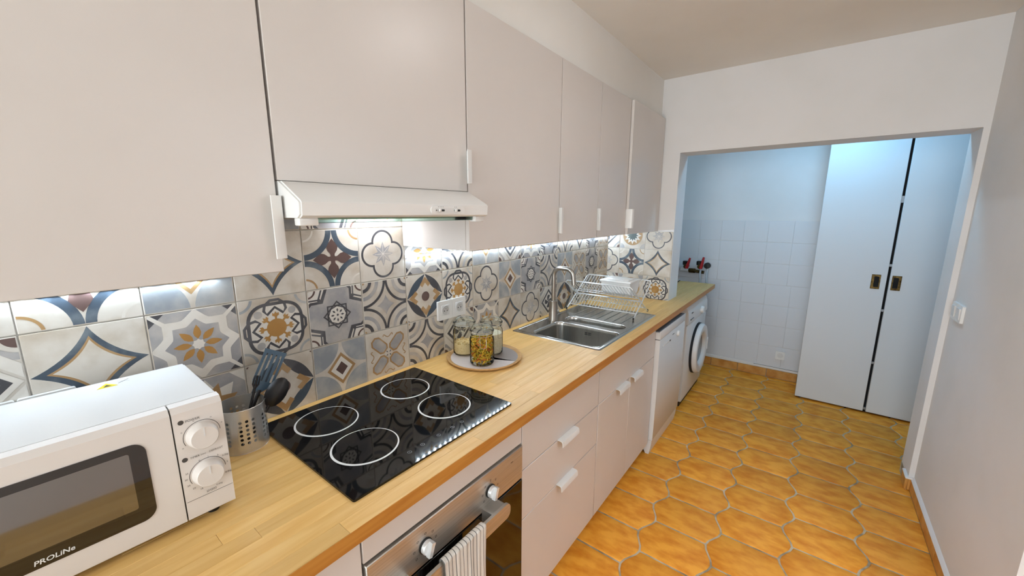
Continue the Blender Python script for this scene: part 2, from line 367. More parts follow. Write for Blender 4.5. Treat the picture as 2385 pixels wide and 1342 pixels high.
def design(k):
    d = Dsg()
    if k == 'F':
        for c in CORN: d.ring(NAVY, c[0], c[1], .405, .50)
        for c in CORN: d.ring(TAN if c[0] == c[1] else PALE, c[0], c[1], .17, .20)
        a = arm([(.035, .035), (.04, .08), (.085, .14), (.10, .20), (.06, .27), (0, .345)])
        d.circ(BROWN, .5, .5, .06)
        for q in range(4): d.p(BROWN, rot(cen(a), q*PI/2))
    elif k == 'D':
        for c in CORN: d.circ(BLUE, c[0], c[1], .475, 44)
        for h, c in ((.27, TAN), (.205, PALE), (.115, BROWN)):
            d.p(c, [(.5, .5+h*1.12), (.5+h, .5), (.5, .5-h*1.12), (.5-h, .5)])
    elif k == 'S':
        d.p(NAVY, star4(.485, .42)); d.p(TAN, star4(.37, .44)); d.p(CREAM, star4(.325, .44))
    elif k == 'Q':
        for rr, c in ((.235, CHAR), (.195, CREAM)):
            for dx, dy in ((.225, 0), (-.225, 0), (0, .225), (0, -.225)): d.circ(c, .5+dx, .5+dy, rr, 36)
        d.p(CREAM, [(.3, .3), (.7, .3), (.7, .7), (.3, .7)])
        d.p(GREY, starn(8, .235, .12)); d.ps(PALE, [rot([(.495, .5), (.505, .5), (.503, .68), (.497, .68)], q*PI/4) for q in range(8)])
    elif k == 'O':
        d.p(GREY, [(0, 0), (1, 0), (1, 1), (0, 1)])
        for c in CORN: d.p(CHAR, [c, (c[0]+(.2 if c[0] == 0 else -.2), c[1]), (c[0], c[1]+(.2 if c[1] == 0 else -.2))])
        d.ps(PALE, [rot([(.47, .8), (.53, .8), (.52, 1.2), (.48, 1.2)], PI/4+q*PI/2) for q in range(4)])
        d.p(PALE, scallop(8, .50, .39, 8)); d.p(GREY, scallop(8, .36, .285, 8))
        pet = [(.5, .575), (.535, .62), (.545, .665), (.53, .72), (.5, .775), (.47, .72), (.455, .665), (.465, .62)]
        for q in range(8): d.p(OCHRE, rot(pet, q*PI/4))
        d.p(PALE, starn(8, .075, .06))
    elif k == 'N':
        for c in CORN: d.ring(BLUE, c[0], c[1], .16, .2)
        d.circ(PALE, .5, .5, .40, 40)
        loop = []
        for i in range(64):
            a = 2*PI*i/64; r = .415 + .028*math.cos(4*a+PI); loop.append((.5+r*math.sin(a), .5+r*math.cos(a)))
        d.stroke(CHAR, loop, .05, True)
        bow = [(-.16, -.06), (-.13, .01), (-.05, -.055), (.05, -.12), (.12, -.14), (.15, -.07), (.11, .02), (.05, .05), (-.05, .05), (-.11, .02), (-.15, -.07), (-.12, -.14), (-.05, -.12), (.05, -.055), (.13, .01), (.16, -.06)]
        bow2 = [(-.115, -.165), (-.16, -.10), (-.14, -.01), (-.06, .055), (.06, .055), (.14, -.01), (.16, -.10), (.115, -.165), (0, -.06)]
        for q in range(4): d.stroke(CHAR, rot([(.5+x, .89+y) for x, y in bow2], q*PI/2), .042, True)
        for q in range(4): d.circ(GREY, .5+.245*(1 if q in (0, 1) else -1), .5+.245*(1 if q in (0, 3) else -1), .058, 20)
        d.circ(OCHRE, .5, .5, .145)
        bud = [(.485, .63), (.515, .63), (.515, .68), (.55, .70), (.545, .745), (.52, .725), (.5, .765), (.48, .725), (.455, .745), (.45, .70), (.485, .68)]
        for q in range(8): d.p(OCHRE, rot(bud, q*PI/4))
    elif k == 'C':
        def cross(w, l, ch): 
            a = [(w, w+ch*.0), (w, l-ch), (w-ch, l)]
            out = []
            for q in range(4): out += rot(cen([(-w+ch, l), (w-ch, l), (w, l-ch), (w, w)]), -q*PI/2)
            return out
        d.p(PALE, [(0, 0), (1, 0), (1, 1), (0, 1)])
        d.p(CHAR, cross(.33, .60, .10)); d.p(PALE, cross(.305, .60, .10)); d.p(CHAR, cross(.29, .58, .12)); d.p(GREY, cross(.245, .56, .12))
        for c in CORN:
            d.ring(BROWN, c[0], c[1], .115, .145); sx = 1 if c[0] == 0 else -1; sy = 1 if c[1] == 0 else -1
            d.circ(CHAR, c[0]+.19*sx, c[1]+.19*sy, .03, 14); d.circ(CHAR, c[0], c[1], .035, 12)
        h = .17
        sq = [(.5-h, .5-h), (.5+h, .5-h), (.5+h, .5+h), (.5-h, .5+h)]
        d.stroke(CHAR, sq, .035, True); d.stroke(CHAR, rot(sq, PI/4), .035, True)
        d.p(CHAR, starn(8, .17, .16)); d.p(PALE, starn(8, .155, .145))
        for q in range(8): d.p(CHAR, rot([(.5, .555), (.518, .59), (.5, .625), (.482, .59)], q*PI/4))
        d.circ(CHAR, .5, .5, .02, 12)
    elif k == 'A':
        for c in CORN:
            d.ring(CHAR, c[0], c[1], .455, .505); d.ring(GREY, c[0], c[1], .285, .355); d.ring(CHAR, c[0], c[1], .14, .205); d.circ(TAN, c[0], c[1], .06)
        d.p(GREY, star4(.20, .35))
    elif k == 'L':
        def leaf(c):
            out = []; n = 12
            A, B = (c[0], .5), (.5, c[1]); m = ((A[0]+B[0])/2, (A[1]+B[1])/2); dx, dy = c[0]-m[0], c[1]-m[1]
            for i in range(n+1):
                t = i/n; s = math.sin(PI*t)*.26; out.append((A[0]+(B[0]-A[0])*t+dx*s, A[1]+(B[1]-A[1])*t+dy*s))
            for i in range(1, n):
                t = 1-i/n; s = -math.sin(PI*t)*.22; out.append((A[0]+(B[0]-A[0])*t+dx*s, A[1]+(B[1]-A[1])*t+dy*s))
            return out
        for c in CORN: d.p(CHAR if c[0] == c[1] else NAVY, [(.5+(x-.5)*.98, .5+(y-.5)*.98) for x, y in leaf(c)])
        for q in range(4):
            d.p(TAN, rot([(.5, .93), (.5, .80), (.58, .705), (.645, .765)], q*PI/2)); d.p(TAN, rot([(.5, .93), (.5, .80), (.42, .705), (.355, .765)], q*PI/2))
        d.circ(BROWN, .5, .5, .105)
        for c in CORN: d.p(BROWN, [c, (c[0]+(.07 if c[0] == 0 else -.07), c[1]), (c[0], c[1]+(.07 if c[1] == 0 else -.07))])
    elif k == 'K':
        for c in CORN:
            d.ring(CHAR, c[0], c[1], .30, .345); d.ring(GREY, c[0], c[1], .18, .26); d.circ(BROWN, c[0], c[1], .13)
        d.ps(PALE, [rot([(.5-.08, 1.1), (.5+.08, 1.1), (1.1, .5+.08), (1.1, .42)], q*PI/2) for q in range(4)])
        for h, c in ((.475, PALE), (.40, CHAR), (.315, PALE)): d.p(c, [(.5, .5+h), (.5+h, .5), (.5, .5-h), (.5-h, .5)])
        blade = [(.5, .5), (.56, .56), (.66, .60), (.64, .66), (.56, .70), (.5, .66), (.47, .58)]
        for q in range(4): d.p(CHAR, rot(blade, q*PI/2+.5))
    elif k == 'P':
        hexa = [(-.06, .10), (.06, .10), (.11, .16), (.11, .40), (.05, .47), (-.05, .47), (-.11, .40), (-.11, .16)]
        for q in range(4):
            d.p(TAN, rot(cen([(x*1.12, .285+(y-.285)*1.09) for x, y in hexa]), PI/4+q*PI/2)); d.p(GREY, rot(cen([(x*.86, .285+(y-.285)*.9) for x, y in hexa]), PI/4+q*PI/2))
            d.p(CHAR, rot(cen([(-.008, .03), (.008, .03), (.01, .07), (-.01, .07)]), PI/4+q*PI/2))
            sc_ = [(.5+.09*math.sin(a)*1.2, 1-.0-.13-.03*math.cos(3*a)) for a in [(-1+2*i/14)*1.7 for i in range(15)]]
            d.stroke(TAN, rot(sc_, q*PI/2), .018)
    elif k == 'T':
        d.p(GREY, [(0, 0), (1, 0), (1, 1), (0, 1)]); d.p(PALE, starn(8, .47, .30)); d.p(TAN, starn(8, .40, .24, PI/8)); d.p(PALE, starn(4, .34, .12)); d.p(CHAR, starn(8, .15, .08))
        for c in CORN: d.p(PALE, [c, (c[0]+(.22 if c[0] == 0 else -.22), c[1]), (c[0], c[1]+(.22 if c[1] == 0 else -.22))])
    elif k == 'B':
        for c in CORN: d.circ(GREY, c[0], c[1], .2)
        d.circ(TAN, .5, .5, .38, 36); d.p(PALE, starn(12, .34, .22)); d.p(GREEN, starn(12, .22, .14))
    return d
TS, TH = .2, .0985
_dm = {}
def tile_mesh(k, flip=0, clip=(0.0, 1.0, 0.0, 1.0)):
    """tile in the local x-z plane facing -y, lower left corner at the origin"""
    key = (k, flip, clip)
    if key in _dm: return _dm[key]
    g = .0011
    x0, x1, z0, z1 = clip[0]*TS+g, clip[1]*TS-g, clip[2]*TS+g, clip[3]*TS-g
    mb = MB().box(x0, x1, -.0075, .001, z0, z1, .0013, 1, CREAM)
    r = (clip[0]+.018, clip[1]-.018, clip[2]+.018, clip[3]-.018)
    for li, (c, polys) in enumerate(design(k).layers):
        y = -.0076 - .00006*li
        for pl in polys:
            q = clip_poly(rot(pl, flip*PI/2) if flip else pl, r)
            if len(q) >= 3: mb.add([(u*TS, y, v*TS) for u, v in q], [list(range(len(q)))], c)
    me = bpy.data.meshes.new('patterned_tile'); me.from_pydata(mb.v, [], mb.f)
    for m in TM: me.materials.append(m)
    me.polygons.foreach_set('material_index', mb.m); me.update(); _dm[key] = me
    return me
ROWS = {0: 'KTTLDPAKOSQKLKD', 1: 'SOSNCALNQDCADPC', 2: 'SFDSFQOADKOCASC', 3: 'QANDCTADQKSFOCA'}
ROWS[1] = 'KSONCALNQDCADPC'; 
for r in range(4):
    z = ZL - .4 + .2*r
    for i, k in enumerate(ROWS[r]):
        x = -.2 + .2*i
        if x + .2 > XE: continue
        place('wall_tile', tile_mesh(k), wall_back, (x, 0, z))
    place('wall_tile', tile_mesh('P', 0, (0, .97, 0, 1)), wall_back, (2.8, 0, z))
MB().box(-.6, XE, -.0045, 0, .9, 1.9).build('tile_grout', GROUT, wall_back)
for r, row in enumerate(('KBN', 'QFS', 'KBQ')):
    z = 1.095-.2+.2*r
    for j, k in enumerate(row):
        ytop = (-.105+.2, -.105, -.303)[j]
        cl = [0.0, 1.0, 0.0, 1.0]
        if j == 0: cl[0] = .475
        if r == 2: cl[3] = .68
        place('wall_tile', tile_mesh(k, 0, tuple(cl)), wall_end, (XE, ytop if j else .095, z), (0, 0, -PI/2))
MB().box(XE-.0045, XE, -.502, -.004, .9, 1.428).build('tile_grout', GROUT, wall_end)
# ------------------------------------------------------------------ worktop of oak staves
wt = thing('worktop', 'long oiled oak worktop of glued staves carrying hob and sink', 'worktop', (1.4, -.32, ZW-.038))
ys = [-.636, -.5923, -.5486, -.505] + [-.505+(.505-.009)*i/12 for i in range(1, 13)]
HX0, HX1 = 1.690, 2.486                         # sink cut-out
for r in range(len(ys)-1):
    y0, y1 = ys[r], ys[r+1]
    spans = [(-.62, 3.98)]
    if r >= 3: spans = [(-.62, XE-.009), (XE2+.002, 3.98)]
    if 2 <= r <= 12: spans = [s for a, b in spans for s in ([(a, HX0), (HX1, b)] if a < HX0 < b else [(a, b)])]
    x = -.62 - random.uniform(0, .5)
    cuts = [x]
    while x < 4.2: x += random.uniform(.38, .85); cuts.append(x)
    for a, b in spans:
        for c0, c1 in zip(cuts, cuts[1:]):
            p, q = max(a, c0), min(b, c1)
            if q-p > .004:
                MB().box(p+.00015, q-.00015, y0+.0001, y1-.0001, ZW-.038, ZW, .0005).build('stave', WOOD, wt)
EDGE = pm('oak_edge_shaded', '#c98c40', .4, col2='#ad6c28', scale=(5, 40, 60), lo=.3, hi=.75, detail=8, dist=.5)  # darker oak tone: the shade on the edge is put into this colour
MB().box(-.62, 3.9805, -.6372, -.6362, ZW-.038, ZW-.0004, .0003).build('edge_shade_band', EDGE, wt, label='front edge strip with shade put into its colour')
MB().box(3.9801, 3.9811, -.6362, -.010, ZW-.038, ZW-.0004, .0003).build('edge_shade_band', EDGE, wt, label='front edge strip with shade put into its colour')
# ------------------------------------------------------------------ cabinets
def handle_x(parent, x0, x1, y, z):                  # lip handle on the top edge of a front
    pr = [(y+.018, z), (y+.018, z+.002), (y-.016, z+.003), (y-.023, z+.0), (y-.0255, z-.006), (y-.0265, z-.022), (y-.0235, z-.0225), (y-.0225, z-.008), (y-.020, z-.002), (y-.014, z)]
    mb = MB(); n = len(pr); vs = []; st = [(0, .006), (.006, 0), (1-.006, 0), (1, .006)]
    return mb.prism(pr, 'x', x0, x1).build('handle', PLASTIC, parent, label='white lip handle')
def handle_z(parent, z0, z1, y, x, sg=1):            # lip handle on a side edge; sg=1 sits on the right edge
    pr = [(0, .018), (.002, .018), (.003, -.016), (0, -.023), (-.006, -.0255), (-.022, -.0265), (-.0225, -.0235), (-.008, -.0225), (-.002, -.020), (0, -.014)]
    return MB().prism([(x+sg*a, y+b) for a, b in pr], 'z', z0, z1).build('handle', PLASTIC, parent, label='white lip handle')
YU, ZB, ZT = -.375, 1.433, 2.218
def upper(x0, x1, zb, label, hx=None, hz=(1.472, 1.588), hs=1, fy=YU, deep=.357):
    t = thing('wall_cabinet', label, 'cabinet', ((x0+x1)/2, -.18, zb), 'white wall cabinets')
    MB().box(x0+.0005, x1-.0005, -deep, -.0095 if zb < 1.75 else -.001, zb, ZT, .001).build('carcass', WHITE, t)
    d = MB().box(x0+.0015, x1-.0015, fy, fy+.018, zb, ZT-.001, .0015).build('door', WHITE, t)
    if hx is not None: handle_z(d, hz[0], hz[1], fy, hx, hs)
    return t
upper(-.207, .3915, ZB, 'white wall cabinet above the microwave', .390, (1.465, 1.60))
upper(.394, .9915, 1.634, 'shorter white wall cabinet above the cooker hood', .990, (1.66, 1.765), 1)
upper(.994, 1.5925, ZB, 'white wall cabinet above the tray of jars, beside the hood', 1.5915)
upper(1.594, 1.9925, ZB, 'narrow white wall cabinet above the big sink bowl', 1.9915)
upper(1.994, 2.3925, ZB, 'narrow white wall cabinet above the dish rack, handleless door')
upper(2.394, 2.988, ZB, 'white wall cabinet in the corner, its door standing proud', 2.3955, (1.472, 1.588), -1, YU-.016)
upper(-.807, -.2085, ZB, 'white wall cabinet beyond the one over the microwave', -.21)
# ---- base units
YF = -.606
def base(name, x0, x1, label, fronts, group='white base cabinets'):
    t = thing(name, label, 'cabinet', ((x0+x1)/2, -.3, 0), group)
    MB().box(x0+.0005, x1-.0005, -.586, -.03, .082, .118).box(x0+.0005, x0+.0185, -.586, -.03, .118, .8805).box(x1-.0185, x1-.0005, -.586, -.03, .118, .8805).box(x0+.0185, x1-.0185, -.05, -.03, .118, .8805).build('carcass', WHITE, t)
    MB().box(x0, x1, -.55, -.535, .0, .080).build('plinth', WHITE, t)
    for nm, a, b, z0, z1, h in fronts:
        f = MB().box(a+.0015, b-.0015, YF, YF+.018, z0+.0015, z1-.0015, .0015).build(nm, WHITE, t)
        if h: handle_x(f, h[0], h[1], YF, z1-.001)
    return t
base('base_cabinet', -.807, -.2085, 'white base cabinet at the start of the worktop', [('door', -.807, -.2085, .082, .8805, None)])
base('base_cabinet', -.207, .3915, 'white base cabinet beside the oven, below the microwave', [('drawer_front', -.207, .3915, .682, .8805, None), ('drawer_front', -.207, .3915, .082, .682, (.04, .16))])
base('drawer_cabinet', .994, 1.6015, 'white drawer cabinet between the oven and the sink doors', [('drawer_front', .994, 1.6015, .681, .8805, None), ('drawer_front', .994, 1.6015, .483, .681, (1.235, 1.37)), ('drawer_front', .994, 1.6015, .082, .483, (1.235, 1.37))])
base('sink_cabinet', 1.604, 2.4, 'white two-door cabinet under the sink', [('false_front', 1.604, 2.4, .681, .8805, None), ('door', 1.604, 2.0, .082, .681, (1.81, 1.945)), ('door', 2.0, 2.4, .082, .681, (2.01, 2.145))])
# ---- oven
ov = thing('oven', 'built-in steel oven with black glass door under the hob', 'oven', (.693, -.3, .10))
oc = thing('oven_cabinet', 'white oven housing with narrow filler strip below the worktop', 'cabinet', (.693, -.3, 0), 'white base cabinets')
MB().box(.3925, .41, -.586, -.03, .082, .8805).box(.9755, .9935, -.586, -.03, .082, .8805).box(.41, .9755, -.586, -.03, .082, .10).build('carcass', WHITE, oc)
MB().box(.394, .992, YF, YF+.018, .792, .8805, .0015).build('filler_strip', WHITE, oc)
MB().box(.394, .992, -.55, -.535, 0, .08).build('plinth', WHITE, oc)
MB().box(.41, .975, -.585, -.05, .102, .785).build('body', DARK, ov)
cp = MB().box(.396, .990, -.612, -.586, .664, .786, .002).build('control_panel', STEEL, ov)
dr = MB().box(.396, .990, -.612, -.588, .11, .658, .002).build('door', OVENG, ov)
for i, kx in enumerate((.562, .820)):
    MB().lathe([(.021, 0), (.021, -.003), (.0185, -.005)], (kx, -.612, .718), 28, 'y').build('bezel_ring', BLACK, cp)
    kb = MB().lathe([(.0185, -.003), (.0185, -.014), (.017, -.016), (0, -.016)], (kx, -.612, .718), 28, 'y').build('knob', CHROME, cp)
    g = MB(); c_, s_ = math.cos(-.35), math.sin(-.35)
    pts = [(-.0055, -.019), (.0055, -.019), (.0055, .019), (-.0055, .019)]
    g.prism([(kx+a*c_-b*s_, .718+a*s_+b*c_) for a, b in pts], 'y', -.640, -.628).build('grip', CHROME, cp)
    for j in range(6):
        a = -2.2+j*.75; MB().add([(kx+.036*math.sin(a)+u, -.61225, .718+.034*math.cos(a)+v) for u, v in ((-.003, -.003), (.003, -.003), (.003, .003), (-.003, .003))] + [(kx+.036*math.sin(a)+u, -.6123, .718+.034*math.cos(a)+v) for u, v in ((-.0018, -.0018), (.0018, -.0018), (.0018, .0018), (-.0018, .0018))], [[0, 1, 5, 4], [1, 2, 6, 5], [2, 3, 7, 6], [3, 0, 4, 7]]).build('symbol', INK, cp)
MB().add([(.93+u, -.6123, .755+v) for u, v in ((-.006, -.0015), (.006, -.0015), (.006, .0015), (-.006, .0015))], [[0, 1, 2, 3]]).build('symbol', INK, cp)
# handle: flat bar with rounded ends on two feet
hb = []
HZ = .658
prof = rrect(.640, HZ, .216, .025, .020, 6)
h = MB().prism(prof, 'y', -.664, -.654)
h.prism([(.78, HZ-.022), (.833, HZ-.022), (.852, HZ-.010), (.852, HZ+.010), (.833, HZ+.022), (.78, HZ+.022)], 'y', -.656, -.612)
h.prism([(.502, HZ-.022), (.447, HZ-.022), (.428, HZ-.010), (.428, HZ+.010), (.447, HZ+.022), (.502, HZ+.022)], 'y', -.656, -.612)
h.build('door_handle', STEEL, dr, label='flat brushed steel door handle')
# ---- towel over the handle
TOWEL = pm('towel_cloth', '#e2ddd5', .9, bump=.4, bscale=(400, 400, 400))
nt = TOWEL.node_tree; N_, L_ = nt.nodes, nt.links; bs = N_['Principled BSDF']
tc = N_.new('ShaderNodeTexCoord'); sx = N_.new('ShaderNodeSeparateXYZ'); L_.new(tc.outputs['UV'], sx.inputs[0])
mm = N_.new('ShaderNodeMath'); mm.operation = 'MULTIPLY'; mm.inputs[1].default_value = 12.0; L_.new(sx.outputs[0], mm.inputs[0])
fr = N_.new('ShaderNodeMath'); fr.operation = 'FRACT'; L_.new(mm.outputs[0], fr.inputs[0])
lt = N_.new('ShaderNodeMath'); lt.operation = 'LESS_THAN'; lt.inputs[1].default_value = .16; L_.new(fr.outputs[0], lt.inputs[0])
mx = N_.new('ShaderNodeMixRGB'); mx.inputs[1].default_value = lin('#e2ddd5'); mx.inputs[2].default_value = lin('#6a6865'); L_.new(lt.outputs[0], mx.inputs[0]); L_.new(mx.outputs[0], bs.inputs['Base Color'])
def towel():
    nu, path = 36, []
    for t in range(14): path.append((-.6495, HZ-.26+.02*t))
    for a in range(7): q = PI*a/6; path.append((-.659+.0095*math.cos(q)*1.0, HZ+.027+.006*math.sin(q)))
    for t in range(20): path.append((-.6685, HZ+.026-.0185*t))
    path[13] = (-.6495, HZ+.016)
    me = bpy.data.meshes.new('tea_towel'); vs = []; uv = []; fs = []
    for j, (y, z) in enumerate(path):
        for i in range(nu+1):
            u = i/nu; fold = .0022*math.sin(u*19+j*.1)+.0012*math.sin(u*43+1)
            front = j > 17; dep = max(0, (HZ-z))/.35
            yy = y + (-abs(fold)*(1+2*dep)-.004*dep if front else (fold*.3 if j < 12 else 0))
            x = .574+.158*u + (.004*math.sin(j*.4)*(u-.5) if front else 0) - .006*dep*(u-.5)
            vs.append((x-.65, yy+.66, z-(HZ-.33))); uv.append((u, j/len(path)))
    for j in range(len(path)-1):
        for i in range(nu): fs.append([j*(nu+1)+i, j*(nu+1)+i+1, (j+1)*(nu+1)+i+1, (j+1)*(nu+1)+i])
    me.from_pydata(vs, [], fs); me.materials.append(TOWEL); l = me.uv_layers.new(name='UVMap')
    for lp in me.loops: l.data[lp.index].uv = uv[lp.vertex_index]
    for p_ in me.polygons: p_.use_smooth = True
    o = bpy.data.objects.new('tea_towel', me); COL.objects.link(o); o.location = (.65, -.66, HZ-.33)
    so = o.modifiers.new('thick', 'SOLIDIFY'); so.thickness = .0016; so.offset = 0
    o['label'] = 'white tea towel with thin grey stripes hung over the oven handle'; o['category'] = 'towel'
towel()
# ---- hob
hob = thing('hob', 'black glass induction hob with four white cooking rings', 'hob', (.699, -.306, ZW))
HBZ = ZW+.006
gl = MB().prism(rrect(.6995, -.3055, .2935, .2585, .006, 4), 'z', ZW+.0002, HBZ).build('glass', BLACKG, hob)
for cx_, cy_, r_ in ((.548, -.178, .092), (.842, -.182, .088), (.545, -.392, .091), (.840, -.394, .088)):
    vs = []; n = 72
    for i in range(n):
        a = 2*PI*i/n; vs.append((cx_+r_*math.cos(a), cy_+r_*math.sin(a), HBZ+.0002))
    for i in range(n):
        a = 2*PI*i/n; vs.append((cx_+.0018+(r_-.0048)*math.cos(a), cy_+.0016+(r_-.0048)*math.sin(a), HBZ+.0002))
    MB().add(vs, [[i, (i+1) % n, n+(i+1) % n, n+i] for i in range(n)]).build('cooking_ring', PRINT, hob)
for cx_ in (.60, .645, .705, .76, .80):
    MB().lathe([(.0062, .0002), (.0050, .0002)], (cx_, -.515, HBZ), 18, cap=False).build('touch_symbol', GREYPRINT, hob)
    MB().add([(cx_-.0005, -.518, HBZ+.0002), (cx_+.0005, -.518, HBZ+.0002), (cx_+.0005, -.512, HBZ+.0002), (cx_-.0005, -.512, HBZ+.0002)], [[0, 1, 2, 3]]).build('touch_symbol', GREYPRINT, hob)
# ---- cooker hood
hd = thing('cooker_hood', 'slim white cooker hood between the wall cabinets', 'cooker hood', (.693, -.24, 1.55))
b = bmesh.new()
pr = [(-.010, 1.553), (-.458, 1.553), (-.466, 1.558), (-.468, 1.586), (-.463, 1.591), (-.385, 1.632), (-.010, 1.632)]
n = len(pr); A = [b.verts.new((.3955, y, z)) for y, z in pr]; B = [b.verts.new((.9905, y, z)) for y, z in pr]
for vset in (A, B): b.faces.new(vset)
for i in range(n): b.faces.new((A[i], A[(i+1) % n], B[(i+1) % n], B[i]))
bmesh.ops.bevel(b, geom=[e for e in b.edges if e.calc_length() < .09], offset=.004, segments=2, affect='EDGES')
MB().bm(b).build('housing', PLASTIC, hd)
cp = MB().prism(rrect(.812, 1.5715, .066, .0105, .010, 6), 'y', -.4705, -.466).build('control_panel', PLASTIC, hd)
MB().prism(rrect(.803, 1.571, .046, .0065, .006, 5), 'y', -.4715, -.470).build('slider_plate', APPL, cp)
for x_ in (.775, .838):
    MB().prism(rrect(x_+.007, 1.571, .013, .0028, .0028, 4), 'y', -.4718, -.4712).build('slot', BLACK, cp)
    MB().lathe([(.0042, 0), (.0042, -.005), (0, -.006)], (x_, -.4715, 1.571), 14, 'y').build('slider', PLASTIC, cp)
MB().lathe([(.002, 0), (0, -.0008)], (.764, -.4716, 1.571), 10, 'y').build('indicator', BLACK, cp)
for i in range(6): MB().box(.772+.006*i+(.04 if i > 3 else 0), .7735+.006*i+(.04 if i > 3 else 0), -.4706, -.4701, 1.5795, 1.5815).build('symbol', INK, cp)
MB().box(.445, .950, -.437, -.431, 1.541, 1.553, .001).build('glass_visor', VISOR, hd)
for x_ in (.398, .945):
    MB().box(x_+.002, x_+.043, -.450, -.424, 1.536, 1.5535, .003, 2).build('visor_bracket', PLASTIC, hd)
MB().box(.43, .955, -.40, -.09, 1.548, 1.5535, .001).build('grease_filter', STEEL, hd)
MB().box(.72, .955, -.080, -.020, 1.5465, 1.5535, .002).build('lamp_lens', HOODL, hd)
# ---- LED strips under the wall cabinets
def led(x0, x1, label):
    t = thing('led_strip', label, 'light strip', ((x0+x1)/2, -.016, 1.388), 'LED strips under the wall cabinets')
    MB().box(x0, x1, -.0115, -.0085, 1.3825, 1.3915).build('profile', PLASTIC, t)
    mb = MB(); n = int((x1-x0)/.0333)
    for i in range(n):
        x = x0+.016+.0333*i; mb.box(x-.0025, x+.0025, -.0155, -.0115, 1.3845, 1.3895)
    mb.build('diode', LEDM, t, kind='stuff')
led(1.0, 2.985, 'row of cold white LEDs under the wall cabinets over the sink')
led(-.20, .385, 'row of cold white LEDs under the cabinet over the microwave')
# ------------------------------------------------------------------ sink
sk = thing('sink', 'steel inset sink with big bowl, small bowl and ribbed drainer', 'sink', (2.088, -.307, ZW-.17))
SX0, SX1, SY0, SY1 = 1.668, 2.506, -.571, -.043
ZR = ZW+.004
def rloop(x0, x1, y0, y1, r, n=7): return rrect((x0+x1)/2, (y0+y1)/2, (x1-x0)/2, (y1-y0)/2, r, n)
def bowl(x0, x1, y0, y1, r, depth):
    mb = MB(); L0 = rloop(x0, x1, y0, y1, r); n = len(L0); rings = []
    def ring(ins, z, rr): rings.append([(x, y, z) for x, y in rloop(x0+ins, x1-ins, y0+ins, y1-ins, max(rr, .004))])
    ring(-.004, ZR+.0004, r+.004); ring(-.001, ZR-.0005, r+.001); ring(.001, ZR-.004, r); ring(.003, ZR-.02, r); ring(.008, ZR-depth+.03, r); ring(.014, ZR-depth+.01, r-.003); ring(.03, ZR-depth, r-.012)
    vs = [p for R_ in rings for p in R_]
    fs = [[k*n+i, k*n+(i+1) % n, (k+1)*n+(i+1) % n, (k+1)*n+i] for k in range(len(rings)-1) for i in range(n)]
    mb.add(vs, fs, 0, True); mb.add(rings[-1], [list(range(n))]); return mb
BB = (1.698, 1.990, -.548, -.150, .045); SB = (2.043, 2.150, -.525, -.150, .052)
# deck with two holes (bmesh triangle fill)
b = bmesh.new(); edges = []
for lp in (rloop(SX0+.006, SX1-.006, SY0+.006, SY1-.006, .010, 4), rloop(BB[0]-.004, BB[1]+.004, BB[2]-.004, BB[3]+.004, BB[4]+.004), rloop(SB[0]-.004, SB[1]+.004, SB[2]-.004, SB[3]+.004, SB[4]+.004)):
    vv = [b.verts.new((x, y, ZR)) for x, y in lp]
    edges += [b.edges.new((vv[i], vv[(i+1) % len(vv)])) for i in range(len(vv))]
bmesh.ops.triangle_fill(b, use_beauty=True, use_dissolve=False, edges=edges)
deck = MB().bm(b)
o1 = rloop(SX0+.006, SX1-.006, SY0+.006, SY1-.006, .010, 4); o2 = rloop(SX0, SX1, SY0, SY1, .014, 4); n = len(o1)
deck.add([(x, y, ZR) for x, y in o1] + [(x, y, ZW+.0003) for x, y in o2], [[i, (i+1) % n, n+(i+1) % n, n+i] for i in range(n)])
deck.build('deck', SINK, sk)
# raised step that runs round bowls and drainer
st = MB()
for a0, a1 in ((o2, None),):
    q = rloop(SX0+.022, SX1-.022, SY0+.020, SY1-.022, .02, 5)
    st.tube([(x, y, ZR+.0006) for x, y in q], .0016, 6, closed=True)
st.build('rim_step', SINK, sk)
bb = bowl(*BB, .16).build('big_bowl', SINK, sk)
bowl(*SB, .13).build('small_bowl', SINK, sk)
for dz in (0, -.009):
    for y_ in (-.362, -.340): MB().box(1.981, 1.986, y_-.008, y_+.008, ZR-.037+dz, ZR-.034+dz).build('overflow_slot', DARK, bb)
MB().lathe([(.040, 0), (.043, .002), (.030, .003), (.0, .0005)], (1.845, -.35, ZR-.16), 28).build('drain', CHROME, bb)
for i in range(7):
    y_ = -.155-.052*i
    MB().tube([(2.178, y_, ZR+.0004), (2.20, y_, ZR+.0015), (2.45, y_, ZR+.0015), (2.47, y_, ZR+.0004)], .0024, 6).build('drainer_rib', SINK, sk)
# ---- tap
tp = thing('mixer_tap', 'brushed steel mixer tap with tall curved spout behind the sink bowls', 'tap', (1.992, -.105, ZR))
TX, TY = 1.992, -.112
MB().lathe([(.0265, 0), (.0265, .004), (.0255, .006), (.0255, .119), (.0235, .121), (.0135, .1215)], (TX, TY, ZR), 32).build('body', NICKEL, tp)
pts = [(TX, TY, ZR+.12), (TX, TY, 1.20)]
for i in range(1, 9): a = PI/2*i/8; pts.append((TX, TY-.045+.045*math.cos(a), 1.20+.045*math.sin(a)))
for i in range(1, 9): a = PI/2*i/8*.93; pts.append((TX, TY-.085-.045*math.sin(a), 1.20+.045*math.cos(a)))
pts.append((TX, pts[-1][1]-.006, 1.155))
MB().tube(pts, .0132, 16).build('spout', NICKEL, tp)
MB().lathe([(.015, 0), (.015, .034), (.013, .036), (0, .036)], (TX+.018, TY, ZR+.04), 20, 'x').tube([(TX+.046, TY, ZR+.046), (TX+.050, TY+.004, ZR+.075), (TX+.052, TY+.008, ZR+.118)], [.0062, .0058, .0048], 12).build('lever', NICKEL, tp)
